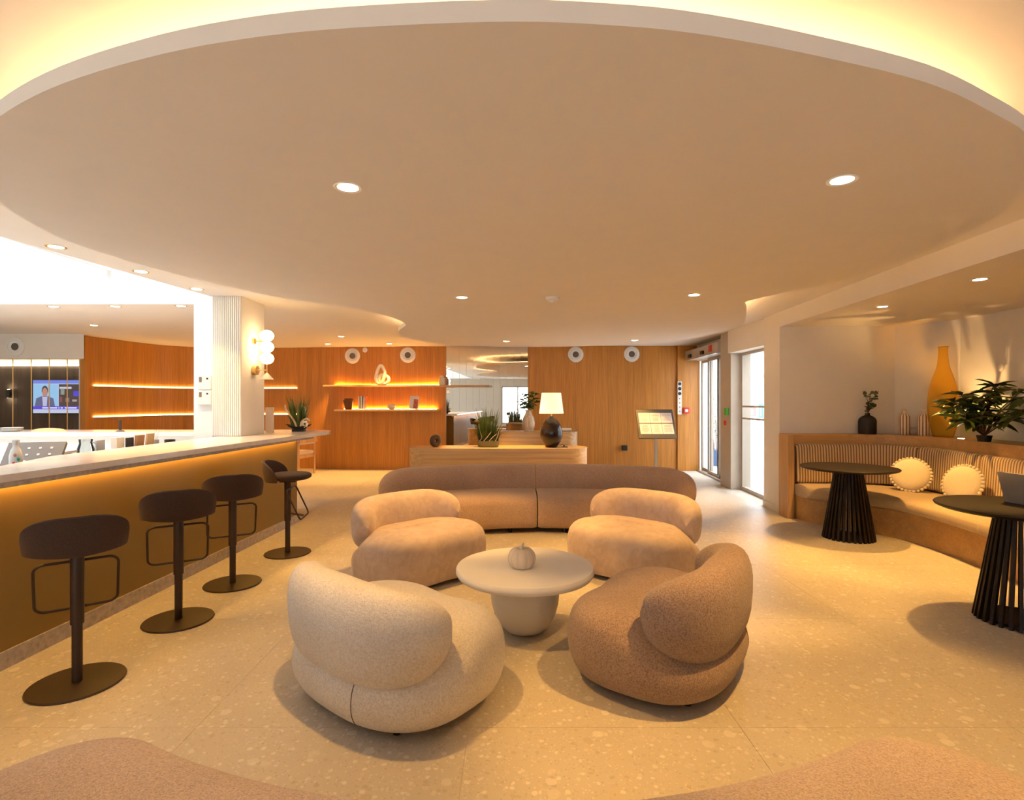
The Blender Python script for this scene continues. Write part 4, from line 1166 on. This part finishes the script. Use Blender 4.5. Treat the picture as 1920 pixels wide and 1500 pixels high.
def flat_disc(x, z, rx, rz, col, d, s=0.9):
    m_ = emit('screen_glow', col, s*0.4, (0.01,0.01,0.01)); b = MB(); n_ = 20
    b.add([(x+rx*math.cos(2*PI*i/n_), -0.003-d, z+rz*math.sin(2*PI*i/n_)) for i in range(n_)], [tuple(range(n_))]); b.build('screen_figure', m_, tv)
flat_disc(-0.45,0.20,0.085,0.09,(0.10,0.06,0.05),0.003)
flat_disc(-0.45,0.16,0.068,0.095,(0.72,0.34,0.26),0.004)
b = MB(); b.add([(-0.72,-0.0075,-0.10),(-0.18,-0.0075,-0.10),(-0.22,-0.0075,0.05),(-0.36,-0.0075,0.09),(-0.54,-0.0075,0.09),(-0.68,-0.0075,0.05)],[(0,1,2,3,4,5)]); b.build('screen_figure', emit('screen_glow', (0.18,0.18,0.33), 0.36, (0.01,0.01,0.01)), tv)
b = MB(); b.add([(-0.50,-0.0085,-0.10),(-0.40,-0.0085,-0.10),(-0.38,-0.0085,0.08),(-0.52,-0.0085,0.08)],[(0,1,2,3)]); b.build('screen_figure', emit('screen_glow', (0.7,0.7,1.0), 0.36, (0.01,0.01,0.01)), tv)
for k, (x, z, w, h, c) in enumerate([(0.42,0.14,0.11,0.05,(0.12,0.10,0.85)),(0.10,0.25,0.16,0.02,(0.8,0.8,0.95)),(0.02,0.18,0.05,0.06,(0.35,0.42,0.35)),(0.15,0.02,0.05,0.04,(0.45,0.25,0.2)),(0.70,0.20,0.06,0.08,(0.6,0.55,0.5)),(0.34,0.01,0.06,0.02,(0.6,0.45,0.5)),(0.60,-0.03,0.10,0.03,(0.2,0.06,0.04)),(-0.02,0.03,0.03,0.05,(0.4,0.1,0.12))]):
    scr(x-w,x+w,z-h,z+h,c,0.9,0.004)
for k in range(4):
    r_ = tag(MB().lathe([(0.008,0),(0.008,2.25)],10).build('brass_rod', 'brass', loc=([-8.90,-8.57,-8.25,-7.93][k],9.70,0)), ['brass screen rod beside the small wall light','brass screen rod at the left edge of the television','brass screen rod crossing the left of the television','brass screen rod crossing the right of the television'][k], 'rod', 'brass rods before the servery')
wl = thing('up_down_light', 'small black up and down wall light on the dark panels', 'wall lamp', (-9.58,10.40,1.64))
MB().cyl((0,-0.05,-0.08),(0,-0.05,0.08),0.03).box(-0.01,0.01,-0.03,0,-0.02,0.02).build('body', 'blackplastic', wl)
MB().lathe([(0,0.081),(0.024,0.081)],16,(0,-0.05,0)).build('lens', 'e_down', wl)
MB().lathe([(0,-0.081),(0.024,-0.081)],16,(0,-0.05,0)).build('lens', 'e_down', wl)

gk_ = 'clutter behind the bar'
# bottle
t = thing('patterned_bottle', 'white drinking bottle with coloured leaf prints behind the bar', 'bottle', (-3.52,3.86,0.96))
MB().lathe([(0,0),(0.036,0),(0.038,0.01),(0.038,0.15),(0.03,0.19),(0.018,0.215),(0.018,0.23)],24).build('body', 'whitepl', t)
MB().lathe([(0.02,0.23),(0.021,0.262),(0,0.265)],20).build('cap', 'steel', t)
for k, (a, z, mt) in enumerate([(-0.4,0.10,'red'),(-0.1,0.07,'bluepot'),(0.25,0.13,'teal'),(-0.2,0.16,'rose_ink'),(0.1,0.04,'bluepot'),(-0.7,0.05,'red'),(0.4,0.08,'red')]):
    an = -0.75+a
    MB().sphere((0.0375*math.cos(an),0.0375*math.sin(an),z),0.009,0.009,0.013,8,6).build('leaf_print', mt, t)
t = thing('cash_terminal', 'dark tilted cash terminal screen behind the bar', 'terminal', (-3.62,4.12,0.96), math.radians(20))
MB().obox((0,0,0.125),(0.36,0.03,0.24),0,-0.7).build('screen', 'frame', t, bevel=0.005)
MB().box(-0.06,0.06,-0.02,0.10,0,0.10).build('stand', 'blackplastic', t)
for r_ in range(3):
    for c_ in range(4):
        v = Matrix.Translation((0,0,0.125)) @ Matrix.Rotation(-0.7,4,'X') @ Vector((-0.11+0.07*c_,-0.017,-0.06+0.06*r_))
        MB().obox(v,(0.016,0.002,0.016),0,-0.7).build('key_icon', 'paper', t)
t = thing('glass_jug', 'clear glass jug behind the bar', 'jug', (-3.62,4.62,0.96))
MB().lathe([(0.0,0.004),(0.055,0.004),(0.06,0.01),(0.062,0.13),(0.046,0.18),(0.05,0.215),(0.047,0.215),(0.043,0.18),(0.058,0.13),(0.056,0.012),(0,0.010)],28).build('body', 'thin_glass', t)
MB().tube(spline([(0.05,0,0.19),(0.09,0,0.17),(0.09,0,0.10),(0.06,0,0.07)],5),0.006,8).build('handle', 'thin_glass', t)
for k, (x, y, h, w, mt, lb) in enumerate([(-3.66,4.83,0.19,0.02,'steel','narrow steel menu clip beside the glass jug'),(-3.66,5.05,0.20,0.055,'whitepl','white menu card block behind the bar'),(-3.62,5.15,0.19,0.012,'blackplastic','thin black menu folder behind the bar'),(-3.60,5.25,0.21,0.03,'kraft','brown leaning menu folder behind the bar'),(-3.58,5.37,0.22,0.02,'bread','tan leaning menu folder behind the bar')]):
    tag(MB().obox((0,0,h/2+0.004),(w,0.10,h),0,0,(0.10 if k > 2 else 0)).build('menu_card', mt, loc=(x,y,0.96), bevel=0.002), lb, 'menu', gk_)
t = thing('steel_cup', 'dark steel cup with straws behind the bar', 'cup', (-3.60,5.48,0.96))
MB().lathe([(0,0),(0.035,0),(0.038,0.15),(0.035,0.15),(0.032,0.01),(0,0.01)],20).build('body', 'steel', t)
for k in range(4): MB().cyl((0.01*k-0.015,0,0.02),(0.02*k-0.03,0.01,0.25),0.003,n=6).build('straw', 'whitepl', t)
tag(MB().lathe([(0,0),(0.045,0),(0.05,0.14),(0.045,0.14),(0.04,0.01),(0,0.01)],24).build('black_canister', 'blackplastic', loc=(-3.56,5.66,0.96)), 'black canister at the far end of the bar worktop', 'canister')
pr_ = thing('receipt_printer', 'dark receipt printer under papers behind the bar', 'printer', (-3.70,4.40,0.96))
MB().box(-0.10,0.10,-0.09,0.09,0,0.11).build('case', 'blackplastic', pr_, bevel=0.008)
MB().obox((0.0,0,0.125),(0.22,0.20,0.02),0.2).build('paper_sheets', 'paper', pr_)
# on the servery counter
for k in range(3):
    tag(MB().lathe([(0,0),(0.07,0),(0.12,0.015),(0.118,0.018),(0.07,0.006),(0,0.006)],28).build('plate', 'whitepl', loc=(-6.62,7.2,1.10+0.016*k)), ['bottom plate of the stack on the servery counter','middle plate of the stack on the servery counter','top plate of the stack on the servery counter'][k], 'plate', 'stacked plates')
b = MB().sphere((0,0,0.0),0.22,0.12,0.045,24,10); b.v = [(x,y,max(z,0.0)) for x,y,z in b.v]
tag(b.build('bread_parcel', 'bread', loc=(-6.13,7.2,1.10)), 'flat tan paper parcel on the servery counter', 'parcel')
t = thing('card_reader', 'small black device on a stand on the servery counter', 'device', (-5.15,7.15,1.10))
MB().lathe([(0,0),(0.05,0),(0.05,0.006),(0.015,0.022),(0,0.022)],20).build('base', 'frame', t)
MB().obox((0,0,0.085),(0.03,0.018,0.13),0,0.05).build('handset', 'blackplastic', t, bevel=0.004)

# ------------------------------------------------------------------ outdoors things
t = thing('bamboo_pot', 'bamboo in a blue pot outside the glass door', 'plant', (4.83,12.8,-0.02))
MB().lathe([(0,0),(0.15,0),(0.20,0.38),(0.18,0.38),(0,0.33)],28).build('pot', 'bluepot', t)
r = random.Random(4); b = MB(); st = MB()
for k in range(16):
    a = r.uniform(0,2*PI); h = r.uniform(1.2,2.1); ex = (0.35*math.cos(a),0.35*math.sin(a),h)
    st.tube(spline([(0.08*math.cos(a),0.08*math.sin(a),0.33),(0.15*math.cos(a),0.15*math.sin(a),h*.6),ex],4),0.006,5)
    for q in range(26):
        f = r.uniform(.35,1); p = Vector((ex[0]*f*f,ex[1]*f*f,0.33+(h-0.33)*f)); g_ = r.uniform(0,2*PI); d = Vector((math.cos(g_),math.sin(g_),r.uniform(-.6,.3))).normalized()*r.uniform(.1,.2)
        w = d.cross(Vector((0,0,1))).normalized()*0.012
        b.add([p,p+d*.4+w,p+d,p+d*.4-w],[(0,1,2,3)])
o = b.build('foliage', 'leaf_out', t); o['kind'] = 'stuff'
st.build('canes', 'stem', t)['kind'] = 'stuff'
t = thing('notice_board', 'outdoor notice board with red and teal posters', 'notice board', (7.597,16.9,0))
MB().box(-0.02,0.0,-0.95,0.75,0.75,2.42).build('board', 'outwall', t)
MB().box(-0.03,-0.02,-0.02,0.56,1.02,1.30).build('red_poster', 'red', t)
MB().box(-0.034,-0.03,0.17,0.37,1.08,1.24).build('poster_emblem', 'paper', t)
MB().box(-0.03,-0.02,-0.52,-0.20,0.98,1.42).build('teal_poster', 'teal', t)
MB().box(-0.034,-0.03,-0.40,-0.32,1.05,1.33).build('poster_lettering', 'paper', t)
MB().box(-0.03,-0.02,-0.95,0.75,2.20,2.32).build('red_band', 'rose_ink', t)
